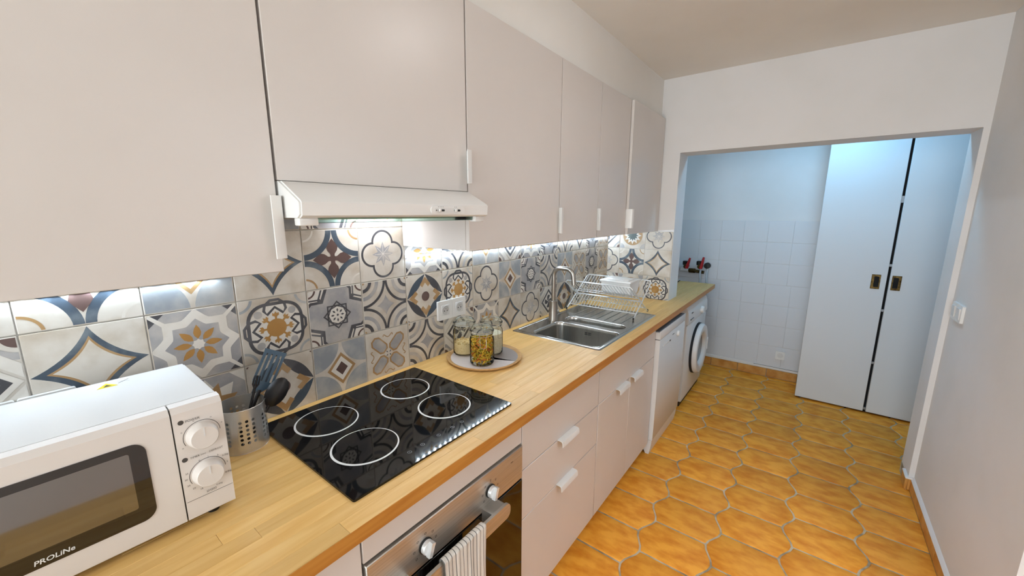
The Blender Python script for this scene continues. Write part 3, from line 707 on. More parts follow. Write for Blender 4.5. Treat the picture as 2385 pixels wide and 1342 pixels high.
# ------------------------------------------------------------------ dish rack
rk = thing('dish_rack', 'folding chrome wire dish rack standing over the sink drainer', 'dish rack', (2.41, -.27, ZR))
YN, YFAR = -.505, -.045
fA = ((2.545, ZR+.006), (2.245, 1.130)); fB = ((2.275, ZR+.006), (2.560, 1.130))
def lerp(a, b, t): return (a[0]+(b[0]-a[0])*t, a[1]+(b[1]-a[1])*t)
for nm, (f, t) in (('outer_frame', fB), ('inner_frame', fA)):
    mb = MB()
    ins = 0 if nm == 'outer_frame' else .006
    mb.tube([(f[0], YN+ins, f[1]), (t[0], YN+ins, t[1]-.012), (t[0], YN+ins+.012, t[1]), (t[0], YFAR-ins-.012, t[1]), (t[0], YFAR-ins, t[1]-.012), (f[0], YFAR-ins, f[1])], 0.0042, 8)
    for u in (.14, .44, .56):
        q = lerp(f, t, u); mb.tube([(q[0], YN+ins, q[1]), (q[0], YFAR-ins, q[1])], 0.0030, 6)
    fr_ = mb.build(nm, CHROME, rk)
    wires = MB()
    for i in range(21):
        y_ = YN+ins+.02+(YFAR-YN-2*ins-.04)*i/20; a_ = lerp(f, t, .56); c_ = lerp(f, t, .14); d_ = lerp(f, t, .44)
        wires.tube([(a_[0], y_, a_[1]), (t[0], y_, t[1])], .0021, 5); wires.tube([(c_[0], y_, c_[1]), (d_[0], y_, d_[1])], .0021, 5)
    wires.build('wires', CHROME, fr_)
    for y_ in (YN+ins, YFAR-ins): MB().lathe([(0, -.0055), (.005, -.004), (.0055, .006), (.0045, .012), (0, .012)], (f[0], y_, f[1]), 12).build('rubber_foot', BLACK, fr_)
# white lidded box in the rack
bx = thing('storage_box', 'white plastic lidded box lying in the dish rack', 'box', (2.40, -.37, 1.035))
MB().prism([(2.345, 1.068), (2.375, 1.048), (2.425, 1.048), (2.465, 1.068), (2.495, 1.138), (2.325, 1.138)], 'y', -.452, -.262).build('body', PLASTIC, bx)
MB().box(2.318, 2.502, -.460, -.254, 1.137, 1.147, .003, 2).build('lid', PLASTIC, bx)
MB().box(2.345, 2.475, -.435, -.279, 1.147, 1.151, .003, 2).build('lid_panel', PLASTIC, bx)
# ------------------------------------------------------------------ tray and jars
tr = thing('round_tray', 'round two-tone tray under the three glass jars', 'tray', (1.268, -.196, ZW))
TCX, TCY, TR = 1.268, -.196, .170
TRAYW = pm('tray_wood', '#c9a06b', .5, col2='#b98d58', scale=(60, 12, 12)); TRAYP = pm('tray_pale', '#d9cfcb', .4); TRAYG = pm('tray_taupe', '#8f857f', .4); TRAYO = pm('tray_sand', '#c69c8a', .4)
MB().lathe([(0, .0004), (TR-.03, .0004), (TR-.006, .004), (TR, .012), (TR-.002, .0145), (TR-.009, .0125), (TR-.014, .0085), (TR-.02, .0075), (0, .0075)], (TCX, TCY, ZW), 64).build('dish', TRAYW, tr)
def seg(a0, a1, r=.151, chord=None):
    return [(TCX+r*math.cos(a0+(a1-a0)*i/30), TCY+r*math.sin(a0+(a1-a0)*i/30), ZW+.0079) for i in range(31)]
s1 = seg(1.75, 4.95); MB().add(s1, [list(range(31))]).build('pale_field', TRAYP, tr)
s2 = seg(4.95-2*PI, .25); s2.append((TCX-.03, TCY-.01, ZW+.0079)); MB().add(s2, [list(range(32))]).build('taupe_field', TRAYG, tr)
s3 = seg(.25, 1.75); s3.append((TCX-.03, TCY-.01, ZW+.0079)); MB().add(s3, [list(range(32))]).build('sand_field', TRAYO, tr)
JZ = ZW+.0085
CLIPM = pm('clip_wire', '#b9ad98', .35, .6)
def jar(cx_, cy_, label, fill, rotz=0.0, H=.172):
    t = thing('glass_jar', label, 'jar', (cx_, cy_, JZ), 'clip-top glass jars on the tray')
    r = .0525
    out = [(r-.030, .0005), (r-.012, 0), (r-.004, .003), (r, .010), (r, H*.62), (r-.002, H*.68), (r-.007, H*.73), (r-.008, H*.76), (r-.004, H*.775), (r-.004, H*.80)]
    inn = [(r-.008, H*.80), (r-.011, H*.76), (r-.010, H*.73), (r-.005, H*.68), (r-.003, H*.62), (r-.003, .012), (r-.008, .006), (0, .005)]
    MB().lathe(out+[(r-.008, H*.80), (r-.010, H*.76)], (cx_, cy_, JZ), 40, cap=False).build('body', GLASS, t)
    MB().lathe([(r-.012, H*.795), (r-.003, H*.803), (r-.002, H*.812), (r-.010, H*.812)], (cx_, cy_, JZ), 36, cap=False).build('seal', pm('seal_'+fill, '#d9d6cf', .6), t)
    MB().lathe([(0, H*.815), (r-.002, H*.815), (r, H*.83), (r, H*.87), (r-.004, H*.885), (r-.006, H*.90), (r-.010, H*.955), (r-.014, H*.97), (0, H*.955)], (cx_, cy_, JZ), 40).build('lid', GLASS, t)
    w_ = MB(); ca, sa = math.cos(rotz), math.sin(rotz)
    def P(u, v, z): return (cx_+u*ca-v*sa, cy_+u*sa+v*ca, JZ+z)
    w_.tube([P((r-.0045)*math.cos(2*PI*i/28), (r-.0045)*math.sin(2*PI*i/28), H*.745) for i in range(28)], .0011, 5, closed=True)
    w_.tube([P((r+.0005)*math.cos(2*PI*i/28), (r+.0005)*math.sin(2*PI*i/28), H*.85) for i in range(28)], .0011, 5, closed=True)
    for s in (-1, 1):
        w_.tube([P(.013*s, -(r+.001), H*.86), P(.015*s, -(r+.009), H*.80), P(.012*s, -(r+.003), H*.74), P(.013*s, -(r+.006), H*.68), P(.012*s, -(r+.007), H*.50)], .0013, 5)
    w_.tube([P(-.012, -(r+.007), H*.50), P(0, -(r+.009), H*.48), P(.012, -(r+.007), H*.50)], .0013, 5)
    w_.tube([P(-.014, (r-.004), H*.745), P(-.014, r+.006, H*.79), P(0, r+.008, H*.81), P(.014, r+.006, H*.79), P(.014, r-.004, H*.745)], .0012, 5)
    w_.build('wire_clip', CLIPM, t)
    return t, r-.0042, H
def heap(mb, c, r, z0, z1, n, fn, jit=1.0):
    for _ in range(n):
        rr = r*math.sqrt(random.random()); a = random.uniform(0, 2*PI); z = random.uniform(z0, z1); fn(mb, (c[0]+rr*math.cos(a), c[1]+rr*math.sin(a), z))
def flake(mb, p):
    s = random.uniform(.003, .0052); ax = Vector((random.gauss(0, 1), random.gauss(0, 1), random.gauss(0, 1))).normalized(); bx_ = ax.orthogonal().normalized(); cx__ = ax.cross(bx_)
    vs = [Vector(p)+bx_*s*math.cos(2*PI*i/6)+cx__*s*.7*math.sin(2*PI*i/6)+ax*k*.0006 for k in (-1, 1) for i in range(6)]
    mb.add(vs, [[5, 4, 3, 2, 1, 0], [6, 7, 8, 9, 10, 11]] + [[i, (i+1) % 6, 6+(i+1) % 6, 6+i] for i in range(6)], random.choice((0, 0, 1)))
def fusilli(mb, p):
    d = Vector((random.gauss(0, 1), random.gauss(0, 1), random.gauss(0, .8))).normalized(); e = d.orthogonal().normalized(); f = d.cross(e); Lh = .011; n = 12; vs = []; fs = []
    mi = random.choice((0, 0, 0, 1, 2)); ph = random.uniform(0, 6)
    for i in range(n+1):
        t = i/n*2-1; a = ph+t*4.2
        for k in range(3):
            q = a+2*PI*k/3; vs.append(Vector(p)+d*t*Lh+(e*math.cos(q)+f*math.sin(q))*.0036)
            vs.append(Vector(p)+d*t*Lh+(e*math.cos(q+.9)+f*math.sin(q+.9))*.0014)
    for i in range(n):
        for k in range(6): fs.append([i*6+k, i*6+(k+1) % 6, (i+1)*6+(k+1) % 6, (i+1)*6+k])
    mb.add(vs, fs, mi, True)
OAT = pm('oat_flakes', '#ecd09c', .7); OAT2 = pm('oat_flakes_dark', '#d8b272', .7); RICE = pm('rice_grains', '#e6dcc8', .6, col2='#c9b996', scale=(300, 300, 300), bump=.6, bscale=(400, 400, 400))
PA, PB_, PC = pm('pasta_yellow', '#e3b438', .55), pm('pasta_orange', '#d67d36', .55), pm('pasta_green', '#b3aa3a', .55)
t, ri, H = jar(1.243, -.098, 'clip-top glass jar one third full of oat flakes on the tray', 'oats', 2.6)
mb = MB().lathe([(0, .0055), (ri-.004, .007), (ri-.001, .014), (ri-.001, .052), (ri-.012, .057), (0, .060)], (1.243, -.098, JZ), 28, mi=0)
heap(mb, (1.243, -.098), ri-.003, JZ+.054, JZ+.062, 170, flake)
for _ in range(260):
    a = random.uniform(0, 2*PI); mb_p = (1.243+(ri-.0035)*math.cos(a), -.098+(ri-.0035)*math.sin(a), JZ+random.uniform(.010, .056)); flake(mb, mb_p)
mb.build('oat_flakes', [OAT, OAT2], t, kind='stuff')
t, ri, H = jar(1.200, -.243, 'clip-top glass jar filled with coloured fusilli pasta on the tray', 'pasta', -.75)
mb = MB()
for _ in range(430):
    a = random.uniform(0, 2*PI); rr = (ri-.0045)*random.uniform(.55, .93); fusilli(mb, (1.200+rr*math.cos(a), -.243+rr*math.sin(a), JZ+random.uniform(.012, .116)))
for _ in range(40):
    a = random.uniform(0, 2*PI); rr = (ri-.008)*math.sqrt(random.random()); fusilli(mb, (1.200+rr*math.cos(a), -.243+rr*math.sin(a), JZ+random.uniform(.110, .122)))
lim2 = (ri-.0008)**2
nv = []
for v in mb.v:                                   # keep every piece inside the glass
    dx, dy = v[0]-1.200, v[1]+.243; q = dx*dx+dy*dy
    if q > lim2: k_ = math.sqrt(lim2/q); dx *= k_; dy *= k_
    nv.append((1.200+dx, -.243+dy, min(max(v[2], JZ+.0062), JZ+.128)))
mb.v = nv
mb.build('fusilli', [PA, PB_, PC], t, kind='stuff')
t, ri, H = jar(1.322, -.192, 'clip-top glass jar nearly full of white rice on the tray', 'rice', -.15)
MB().lathe([(0, .0055), (ri-.004, .007), (ri-.0008, .014), (ri-.0008, .096), (ri-.006, .099), (0, .102)], (1.322, -.192, JZ), 36).build('rice', RICE, t, kind='stuff')
# ------------------------------------------------------------------ microwave (built square, then turned a little)
MW = (.0, -.21, ZW)
mw = thing('microwave', 'white countertop microwave with two dials and dark window', 'microwave', MW)
MX0, MX1, MY0, MY1, MZ0, MZ1 = -.207, .246, -.356, -.066, .935, 1.184
b = bmesh.new(); bmesh.ops.create_cube(b, size=1)
for v in b.verts: v.co = Vector(((MX0+MX1)/2+v.co.x*(MX1-MX0), (MY0+.03+MY1)/2+v.co.y*(MY1-MY0-.03), (MZ0+MZ1)/2+v.co.z*(MZ1-MZ0)))
bmesh.ops.bevel(b, geom=list(b.edges), offset=.004, segments=2, affect='EDGES'); MB().bm(b).build('body', APPL, mw)
MWD = pm('microwave_front', '#e0d8d1', .3)
XS = .162
fp = [(MY0+.031, MZ0), (MY0+.002, MZ0), (MY0, MZ0+.002), (MY0, MZ1-.012), (MY0+.010, MZ1-.001), (MY0+.031, MZ1)]
door = MB().prism(fp, 'x', MX0, XS-.0012).build('door', MWD, mw)
pan = MB().prism(fp, 'x', XS+.0012, MX1).build('control_panel', MWD, mw)
MB().box(XS-.0012, XS+.0012, MY0+.006, MY0+.03, MZ0+.001, MZ1-.003).build('door_gap', INK, mw)
MWG = pm('microwave_glass', '#0d0706', .04, ior=1.8); MWS = pm('microwave_screen', '#1a1310', .07, ior=3.0)
wg = MB().prism(rrect(-.045, 1.0595, .165, .0805, .022, 8), 'y', MY0-.0015, MY0+.003).build('window', MWG, door)
MB().prism(rrect(-.045, 1.0675, .141, .0575, .004, 3), 'y', MY0-.0019, MY0-.0014).build('window_screen', MWS, door)
def onfront(x, z): return lambda u, v: (x+u, MY0-.0022, z+v)
text('PROLiNe', .0120, PRINT, door, onfront(-.013, .990), 'brand_lettering', .15, .0002)
def dial(z, marks):
    k = MB().lathe([(.0275, 0), (.0275, -.004), (.026, -.006), (.0245, -.018), (.0225, -.0205), (0, -.0205)], (.206, MY0, z), 40, 'y').build('dial', MWD, pan)
    MB().box(.205, .207, MY0-.0212, MY0-.0203, z+.004, z+.021).build('pointer', APPL, k)
    q = []
    for i in range(24):
        a, a2 = -2.0+3.6*i/24, -2.0+3.6*(i+1)/24
        q.append([( .206+r_*math.sin(t_), MY0-.0003, z+r_*math.cos(t_)) for r_, t_ in ((.0305, a), (.0315, a), (.0315, a2), (.0305, a2))])
    mb = MB()
    for s_ in q: mb.add(s_, [[0, 1, 2, 3]])
    mb.build('scale_arc', INK, k)
    for s_, a, rr in marks: text(s_, .0052, INK, k, onfront(.206+rr*math.sin(a), z+rr*math.cos(a)), 'scale_mark')
dial(1.113, [('o', -2.0, .037), ('o', -1.05, .037), ('o', -.3, .037), ('o', .5, .037), ('o', 1.2, .037)])
dial(1.027, [('0', -.35, .034), ('1', .1, .034), ('3', .6, .035), ('0.2kg', .95, .040), ('5', 1.4, .035), ('0.4kg', 2.05, .038), ('35', -1.2, .037), ('30', -1.55, .037), ('25', -1.95, .037), ('20', -2.3, .036), ('15', -2.7, .035), ('0.6kg', 2.75, .040)])
for s_, x, z, sz in (('POWER', .194, 1.1515, .0068), ('TIMER', .1885, 1.0705, .0058), ('(min)', .2025, 1.0705, .0040), ('DEFROST', .2245, 1.0705, .0058), ('SM202', .207, .984, .0065)):
    text(s_, sz, INK, pan, onfront(x, z), 'panel_lettering')
for x, z in ((.1755, 1.1515), (.1725, 1.0705)): MB().lathe([(.0048, 0), (.0048, -.0003)], (x, MY0, z), 18, 'y').build('panel_symbol', INK, pan)
MB().box(XS+.003, MX1-.001, MY0-.0003, MY0+.0003, .9765, .9772).build('panel_seam', INK, pan)
for x in (-.17, .21):
    for y in (-.33, -.10): MB().lathe([(.011, 0), (.011, .014)], (x, y, ZW), 14).build('foot', BLACK, mw)
STK = pm('sticker_yellow', '#e2cf1e', .4)
MB().add([(.085, -.118, MZ1+.0003), (.120, -.118, MZ1+.0003), (.1025, -.088, MZ1+.0003)], [[0, 1, 2]]).build('warning_sticker', STK, mw)
MB().add([(.096, -.113, MZ1+.0005), (.109, -.113, MZ1+.0005), (.1025, -.100, MZ1+.0005)], [[0, 1, 2]]).build('warning_mark', INK, mw)
for s_ in (-1, 1):
    MB().add([(.130-.010, -.097-.008*s_, MZ1+.0003), (.130-.009, -.0985-.008*s_, MZ1+.0003), (.130+.010, -.097+.008*s_, MZ1+.0003), (.130+.009, -.0955+.008*s_, MZ1+.0003)], [[0, 1, 2, 3]]).build('warning_mark', INK, mw)
mw.rotation_euler = (0, 0, math.radians(-1.2))
# ------------------------------------------------------------------ utensil holder
HCX, HCY, HR, HH = .347, -.110, .058, .125
uh = thing('utensil_holder', 'perforated steel utensil holder beside the microwave', 'utensil holder', (HCX, HCY, ZW))
PSTEEL = pm('polished_steel', '#cfccc7', .3, .8)
def perforated():
    mb = MB(); cols, rows = 48, 9; th = .0008
    zs = [.0015, .024] + [.024+.0125*(i+1) for i in range(6)] + [HH-.002]
    holes_z = [.030+.0125*i for i in range(6)]
    # strips of wall between hole cells: every cell is a square with an octagonal hole
    nc = 24; cell = 2*PI/nc; hz = .0125
    def P(a, z, r): return (HCX+r*math.cos(a), HCY+r*math.sin(a), ZW+z)
    for r in (HR, HR-th):
        for c in range(nc):
            a0 = c*cell
            for k in range(4):
                u0, u1 = a0+cell*k/4, a0+cell*(k+1)/4
                mb.add([P(u0, .0015, r), P(u1, .0015, r), P(u1, .0237, r), P(u0, .0237, r)], [[0, 1, 2, 3]], 0, True)
                mb.add([P(u0, .0237+6*hz, r), P(u1, .0237+6*hz, r), P(u1, HH, r), P(u0, HH, r)], [[0, 1, 2, 3]], 0, True)
            open_ = c % 4 != 3
            for q in range(6):
                z0 = .0237+q*hz
                sq = [(a0+cell*x, z0+hz*y) for x, y in ((0, 0), (.25, 0), (.5, 0), (.75, 0), (1, 0), (1, .5), (1, 1), (.75, 1), (.5, 1), (.25, 1), (0, 1), (0, .5))]
                if open_:
                    hr = .0041
                    ho = []
                    for (a, z) in sq:
                        dx, dz = (a-(a0+cell/2))*HR, z-(z0+hz/2); l = math.hypot(dx, dz); ho.append((a0+cell/2+dx/l*hr/HR, z0+hz/2+dz/l*hr))
                    vs = [P(a, z, r) for a, z in sq] + [P(a, z, r) for a, z in ho]
                    mb.add(vs, [[i, (i+1) % 12, 12+(i+1) % 12, 12+i] for i in range(12)], 0, True)
                else: mb.add([P(a, z, r) for a, z in sq], [list(range(12))], 0, True)
    mb.lathe([(HR, HH-.0005), (HR+.0008, HH), (HR, HH+.001), (HR-th, HH+.0008), (HR-th, HH-.0005)], (HCX, HCY, ZW), 48, cap=False)
    mb.lathe([(0, .0016), (HR-.001, .0016), (HR, .0004), (0, .0003)], (HCX, HCY, ZW), 48)
    return mb
perforated().build('perforated_cup', PSTEEL, uh)
NYL = pm('nylon_blue_grey', '#4a6072', .4); NYB = pm('nylon_black', '#1a1718', .35)
def frame(p, d, n):
    d = Vector(d).normalized(); s = Vector(n).cross(d).normalized(); n2 = d.cross(s)
    return lambda a, b_, c_: Vector(p)+d*a+s*b_+n2*c_
# slotted turner
ut = thing('slotted_turner', 'blue-grey slotted turner standing in the utensil holder', 'kitchen utensil', (HCX-.02, HCY, ZW+.004), 'kitchen utensils in the steel holder')
tip = Vector((.463, -.082, 1.158)); foot = Vector((.330, -.100, ZW+.008)); F = frame(foot, tip-foot, (-.25, -1, .1)); Ln = (tip-foot).length
mb = MB()
mb.tube([F(0, 0, 0), F(Ln*.50, 0, 0), F(Ln*.56, 0, 0)], [.0055, .005, .005], 8); mb.build('shaft', NYB, ut)
mb = MB()
def slab(poly, t=.0022): 
    n = len(poly); vs = [F(a, b_, -t/2) for a, b_ in poly]+[F(a, b_, t/2) for a, b_ in poly]; mb.add(vs, [list(range(n))[::-1], [n+i for i in range(n)]]+[[i, (i+1) % n, n+(i+1) % n, n+i] for i in range(n)])
L0 = Ln*.54
slab([(L0, -.006), (L0+.022, -.026), (L0+.03, -.028), (L0+.03, .028), (L0+.022, .026), (L0, .006)])
for k in range(5): y_ = -.028+.0124*k; slab([(L0+.03, y_), (Ln-.012, y_-.0006), (Ln-.012, y_+.0074), (L0+.03, y_+.0064)])
slab([(Ln-.012, -.029), (Ln, -.030), (Ln, .030), (Ln-.012, .029)])
mb.build('blade', NYL, ut)
# serving spoon
us = thing('serving_spoon', 'black nylon serving spoon standing in the utensil holder', 'kitchen utensil', (HCX, HCY, ZW+.004), 'kitchen utensils in the steel holder')
tip = Vector((.455, -.135, 1.085)); foot = Vector((.335, -.140, ZW+.010)); F = frame(foot, tip-foot, (-.35, -1, .3)); Ln = (tip-foot).length
MB().tube([F(0, 0, 0), F(Ln*.66, 0, 0)], [.0055, .0045], 8).build('shaft', NYB, us)
vs = []; fs = []; nu, nv_ = 10, 20
for k, th in enumerate((0, .0022)):
    for i in range(nu+1):
        for j in range(nv_):
            q = i/nu; a = 2*PI*j/nv_; vs.append(F(Ln*.80+.043*q*math.cos(a), .027*q*math.sin(a), .014*(1-q*q)+th))
o_ = (nu+1)*nv_
for i in range(nu):
    for j in range(nv_):
        a, b_, c_, d_ = i*nv_+j, i*nv_+(j+1) % nv_, (i+1)*nv_+(j+1) % nv_, (i+1)*nv_+j
        fs += [[a, b_, c_, d_], [o_+d_, o_+c_, o_+b_, o_+a]]
for j in range(nv_): fs.append([nu*nv_+j, nu*nv_+(j+1) % nv_, o_+nu*nv_+(j+1) % nv_, o_+nu*nv_+j])
MB().add(vs, fs, 0, True).build('bowl', NYB, us)
# whisk-thin tongs / fork handle
uf = thing('cooking_fork', 'thin dark cooking utensil leaning behind the turner', 'kitchen utensil', (HCX, HCY, ZW+.004), 'kitchen utensils in the steel holder')
tip = Vector((.392, -.128, 1.116)); foot = Vector((.322, -.146, ZW+.010)); F = frame(foot, tip-foot, (-.2, -1, .1)); Ln = (tip-foot).length
MB().tube([F(0, 0, 0), F(Ln, 0, 0)], [.004, .0032], 8).build('shaft', NYB, uf)
mb = MB()
for s_ in (-1, 1): mb.tube([F(Ln*.82, 0, 0), F(Ln*.88, .007*s_, 0), F(Ln*1.0, .006*s_, 0)], [.003, .0026, .0015], 6)
mb.build('prongs', NYB, uf)
# ------------------------------------------------------------------ sockets and switches
WELL_SHADE = pm('socket_well_shade', '#c4c2bf', .4)  # grey puts the shading of the recess into the disc's colour
def socket(x0, x1, z0, z1, parent, y=-.0085):
    cxs, czs = (x0+x1)/2, (z0+z1)/2; s = (x1-x0)/2
    f = MB().prism(rrect(cxs, czs, s, (z1-z0)/2, .004, 4), 'y', y-.0105, y).build('plate', PLASTIC, parent)
    MB().box(cxs-s*.56, cxs+s*.56, y-.0125, y-.0104, czs-s*.56, czs+s*.56, .0012).build('insert', APPL, f)
    MB().lathe([(s*.50, 0), (s*.50, -.0016), (s*.46, -.0018), (s*.43, -.0004), (0, -.0004)], (cxs, y-.0125, czs), 28, 'y').build('well', WELL_SHADE, f)
    for dx in (-s*.2, s*.2): MB().lathe([(.0026, 0), (.0026, -.0006)], (cxs+dx, y-.0128, czs-s*.06), 10, 'y').build('contact_hole', DARK, f)
    MB().lathe([(.0024, 0), (.0024, -.006), (0, -.007)], (cxs, y-.0128, czs+s*.2), 10, 'y').build('earth_pin', STEEL, f)
d1 = thing('double_socket', 'white double wall socket behind the jars', 'socket', (1.247, -.0085, 1.083))
socket(1.160, 1.2462, 1.083, 1.171, d1); socket(1.2478, 1.334, 1.083, 1.171, d1)
d2 = thing('double_socket', 'white double wall socket half hidden behind the microwave', 'socket', (-.023, -.0085, 1.086))
socket(-.110, -.0248, 1.088, 1.172, d2); socket(-.0212, .064, 1.088, 1.172, d2)
sw = thing('light_switch', 'white double switch plate on the wall beside the laundry opening', 'switch', (2.85, YR, 1.045))
for x0, x1 in ((2.765, 2.8485), (2.8515, 2.935)):
    f = MB().prism(rrect((x0+x1)/2, 1.085, (x1-x0)/2, .042, .004, 4), 'y', YR, YR+.011).build('plate', PLASTIC, sw)
    MB().prism([(YR+.011, 1.058), (YR+.0135, 1.058), (YR+.017, 1.112), (YR+.011, 1.112)], 'x', x0+.017, x1-.017).build('rocker', APPL, f)
sf = thing('flush_socket', 'white flush wall socket low on the laundry tiles', 'socket', (XF, -1.186, .19))
f = MB().prism(rrect(-1.186, .235, .038, .04, .008, 4), 'x', XF-.0125, XF-.0045).build('plate', PLASTIC, sf)
MB().lathe([(.024, -.0005), (.022, 0), (.0215, .006), (0, .006)], (XF-.0125, -1.186, .235), 24, 'x').build('well', APPL, f)
for dy, dz in ((-.008, 0), (.008, 0), (0, .010)): MB().lathe([(.003, 0), (.003, -.001)], (XF-.0066, -1.186+dy, .235+dz), 10, 'x').build('contact_hole', DARK, f)
# ------------------------------------------------------------------ dishwasher
dw = thing('dishwasher', 'white freestanding dishwasher with grey top under the worktop', 'dishwasher', (2.70, -.3, 0))
DX0, DX1 = 2.408, 2.990
MB().box(DX0, DX1, -.588, -.04, .09, .838, .003).build('body', APPL, dw)
MB().box(DX0+.001, DX1-.001, -.629, -.03, .838, .8445).build('top_sheet', GREYTOP, dw)
MB().box(DX0, DX1, -.6345, -.629, .793, .846, .002, 2).box(DX0, DX1, -.629, -.60, .793, .838).build('top_rail', APPL, dw)
MB().box(DX0+.004, DX1-.004, -.60, -.588, .10, .793).build('door_seal', DARK, dw)
fd = MB().prism(rrect(0, 0, .1, .1, .01), 'x', 0, .001)
dd = MB().prism([(-.600, .105), (-.626, .105), (-.632, .112), (-.635, .40), (-.634, .783), (-.630, .788), (-.600, .788)], 'x', DX0, DX1).build('door', APPL, dw)
MB().prism([(-.612, .0), (-.59, .0), (-.56, .06), (-.57, .10), (-.626, .10), (-.622, .05)], 'x', DX0+.005, DX1-.005).build('plinth', APPL, dw)
for i in range(6): MB().lathe([(.005, 0), (.005, -.002), (0, -.0025)], (DX0+.06+.026*i, -.6345, .735), 12, 'y').build('button', PLASTIC, dd)
MB().lathe([(.021, 0), (.021, -.006), (.017, -.014), (0, -.014)], (DX0+.40, -.6345, .74), 24, 'y').build('dial', PLASTIC, dd)
MB().box(DX0+.21, DX0+.235, -.6352, -.6345, .728, .738).build('display', INK, dd)
MB().box(DX0+.27, DX0+.31, -.6352, -.6345, .758, .763).build('logo_print', INK, dd)
# ------------------------------------------------------------------ washing machine
wm = thing('washing_machine', 'white front-loading washing machine under the end of the worktop', 'washing machine', (3.45, -.32, 0))
WX0, WX1, WY = 3.206, 3.872, -.604
MB().box(WX0+.012, WX1-.012, -.588, -.07, .0, .06).build('plinth', BLACK, wm)
MB().box(WX0, WX1, WY+.012, -.066, .040, .838, .012, 3).build('body', APPL, wm)
MB().box(WX0+.003, WX1-.003, WY, WY+.02, .043, .690, .008, 2).build('front_panel', APPL, wm)
fa = MB().prism([(WY+.03, .696), (WY-.004, .696), (WY-.008, .705), (WY-.002, .79), (WY+.012, .830), (WY+.03, .835)], 'x', WX0+.002, WX1-.002).build('fascia', APPL, wm)
MB().lathe([(.031, 0), (.031, -.012), (.026, -.024), (0, -.024)], (3.63, WY-.005, .745), 28, 'y').build('dial', PLASTIC, fa)
MB().box(3.30, 3.335, WY-.0088, WY-.0060, .775, .783).build('logo_print', INK, fa)
for i in range(4): MB().box(3.265+.026*i, 3.282+.026*i, WY-.0105, WY-.0060, .725, .733, .001).build('button', INK if i == 0 else GREYTOP, fa)
PX, PZ = 3.575, .415
pd = MB().lathe([(.222, 0), (.222, -.012), (.215, -.018)], (PX, WY, PZ), 56, 'y').build('door_seal', RUBBER, wm)
dn = MB().lathe([(.213, -.014), (.216, -.020), (.215, -.040), (.205, -.052), (.170, -.054), (.140, -.046), (.128, -.030), (.124, -.018)], (PX, WY, PZ), 56, 'y', cap=False).build('door', APPL, wm)
MB().lathe([(.127, -.024), (.118, -.020), (.100, .02), (.05, .06), (0, .07)], (PX, WY, PZ), 48, 'y').build('porthole_glass', pm('porthole', '#10141a', .05, spec=.7), dn)
MB().prism(rrect(PX+.188, PZ+.0, .012, .055, .011, 5), 'y', WY-.058, WY-.048).build('door_grip', PLASTIC, dn)
# ------------------------------------------------------------------ laundry valves
def valve(y, z, lab, ang):
    t = thing('shutoff_valve', lab, 'valve', (XF, y, z-.03), 'laundry water valves')
    MB().lathe([(.018, 0), (.018, -.05), (.023, -.052), (.023, -.085), (.016, -.087), (0, -.087)], (XF-.004, y, z), 16, 'x').build('body', BRASS, t)
    MB().lathe([(.024, .014), (.026, .030), (.026, .050), (.018, .056), (0, .056)], (XF-.06, y+.012, z), 14).build('cap', BLACK, t)
    c, s = math.cos(ang), math.sin(ang)
    MB().tube([(XF-.10, y-.012, z-.015), (XF-.105, y-.02-.012*s, z+.035), (XF-.10, y-.025-.03*s, z+.105*c)], [.017, .014, .009], 10).build('lever', pm('red_lever_'+str(int(-y*100)), '#b0161c', .4), t, label='red lever')
    return t
RED = None
valve(-.292, 1.022, 'brass shut-off valve with red lever next to the corner boxing', .5)
valve(-.425, 1.030, 'brass shut-off valve with red lever above the grey hoses', .3)
vp = thing('supply_pipe', 'copper and brass supply pipe joining the two laundry valves', 'pipe', (XF, -.33, .97))
MB().tube([(XF-.03, -.225, .985), (XF-.03, -.32, .980), (XF-.03, -.46, .968)], .016, 10).build('pipe', BRASS, vp)
MB().lathe([(.025, -.03), (.025, .03)], (XF-.03, -.345, .978), 6, 'y').build('coupling', BRASS, vp)
MB().lathe([(.021, -.045), (.021, .035)], (XF-.03, -.265, .984), 14, 'y').build('white_collar', PLASTIC, vp)
bv = thing('hose_tap', 'dark round tap head beside the red laundry lever', 'valve', (XF, -.478, 1.0), 'laundry water valves')
MB().lathe([(0, -.092), (.026, -.09), (.031, -.08), (.031, -.055), (.022, -.05), (.014, -.045), (.014, 0)], (XF-.004, -.492, 1.045), 14, 'x').build('head', BLACK, bv)
MB().tube([(XF-.05, -.492, 1.04), (XF-.05, -.492, .985)], .008, 8).build('stem', CHROME, bv)
HOSE = pm('hose_grey', '#b7bcbf', .4)
for i, (ya, yb) in enumerate(((-.432, -.45), (-.492, -.51))):
    q = [(XF-.06, ya, 1.0), (XF-.085, ya-.002, .95), (XF-.09, (ya+yb)/2, .88), (XF-.08, yb, .80), (XF-.07, yb, .60)]
    o = MB().tube(q, .009, 10).build('hose', HOSE); o['label'] = ('pale grey hose hanging from the red laundry lever valve', 'pale grey hose hanging from the dark laundry tap head')[i]; o['category'] = 'hose'; o['group'] = 'laundry hoses'
o = MB().tube([(3.25, -.40, .9246), (3.5, -.36, .9246), (3.75, -.345, .9246), (3.96, -.33, .9246)], .0045, 8).build('cable', BLACK); o['label'] = 'thin black cable lying on the worktop in the laundry'; o['category'] = 'cable'
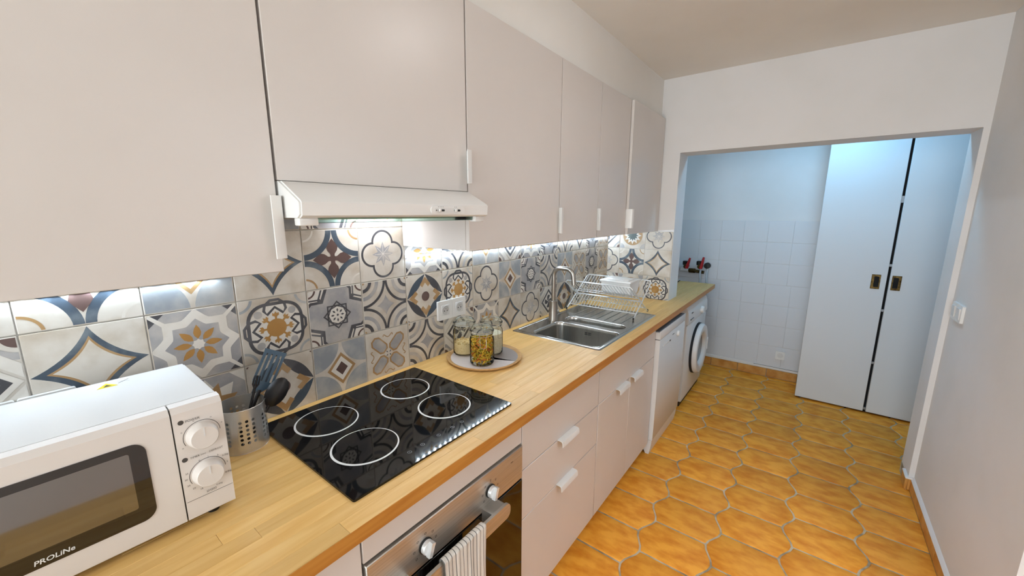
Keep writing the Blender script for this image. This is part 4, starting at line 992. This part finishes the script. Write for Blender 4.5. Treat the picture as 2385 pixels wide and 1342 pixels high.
# ------------------------------------------------------------------ closet doors
CX = 4.012
CLOSET = pm('closet_paint', '#dcdee0', .5)
struct(MB().box(CX+.03, CX+.05, -2.75, -1.345, -.004, ZC), 'wall_closet_shade', DARK)  # dark sheet behind the doors, shade of the interior put into its colour
struct(MB().box(CX+.05, XF, -1.36, -1.340, -.004, ZC), 'wall_closet_side', PAINT)
def closet(n, y0, y1, hy, sg):
    d = struct(MB().box(CX, CX+.028, y0, y1, .014, ZC-.012, .0025), 'door_%d' % n, CLOSET)
    p = MB().box(CX-.0035, CX+.001, hy-.026, hy+.026, 1.002, 1.112, .002).build('pull_plate', BRASS, d)
    MB().prism(rrect(hy-.004*sg, 1.057, .0145, .040, .005, 4), 'x', CX-.0042, CX-.0034).build('pull_recess', DARK, p)
    return d
dA = closet(1, -1.782, -1.337, -1.722, 1)
dB = closet(2, -2.24, -1.798, -1.836, -1)
for z in (.035, .42, .84, 1.185, 1.66, 2.3): MB().box(CX+.006, CX+.02, -1.7985, -1.7815, z-.018 if z > 1.5 else z-.008, z+.03 if z > 1.5 else z+.010).build('hinge', pm('hinge_%d' % int(z*100), '#8d9297', .4, .6), dA)
# ------------------------------------------------------------------ lamps
for lx, ly, lr, lb in ((.25, -1.25, .66, 'flush small round ceiling lamp over the near end of the kitchen'), (1.4, -1.2, 1.05, 'flush wide round ceiling lamp over the middle of the kitchen')):
    cl = thing('ceiling_lamp', lb, 'lamp', (lx, ly, ZC-.08), 'kitchen ceiling lamps')
    MB().lathe([(.16*lr, .08), (.16*lr, .06), (.155*lr, .055)], (lx, ly, ZC-.08), 40).build('base', PLASTIC, cl)
    MB().lathe([(.153*lr, .058), (.145*lr, .03), (.10*lr, .008), (0, 0)], (lx, ly, ZC-.08), 40).build('diffuser', CEILL, cl)
hl = thing('added_hall_lamp', 'added round ceiling lamp in the unseen hall', 'lamp', (1.1, -2.25, ZC-.08), 'kitchen ceiling lamps')  # unseen lamp, added to brighten the floor and base cabinets
MB().lathe([(.19, .08), (.19, .06), (.185, .055)], (1.1, -2.25, ZC-.08), 40).build('base', PLASTIC, hl)
MB().lathe([(.183, .058), (.17, .03), (.12, .008), (0, 0)], (1.1, -2.25, ZC-.08), 40).build('diffuser', ADDED_HALLL, hl)
ll = thing('laundry_lamp', 'small cold white ceiling lamp in the laundry', 'lamp', (3.60, -1.38, ZC-.05))
MB().box(3.5, 3.7, -1.48, -1.28, ZC-.02, ZC).build('base', PLASTIC, ll)
MB().lathe([(.09, .03), (.088, .012), (.055, .002), (0, 0)], (3.60, -1.38, ZC-.05), 32).build('diffuser', LAUNL, ll)
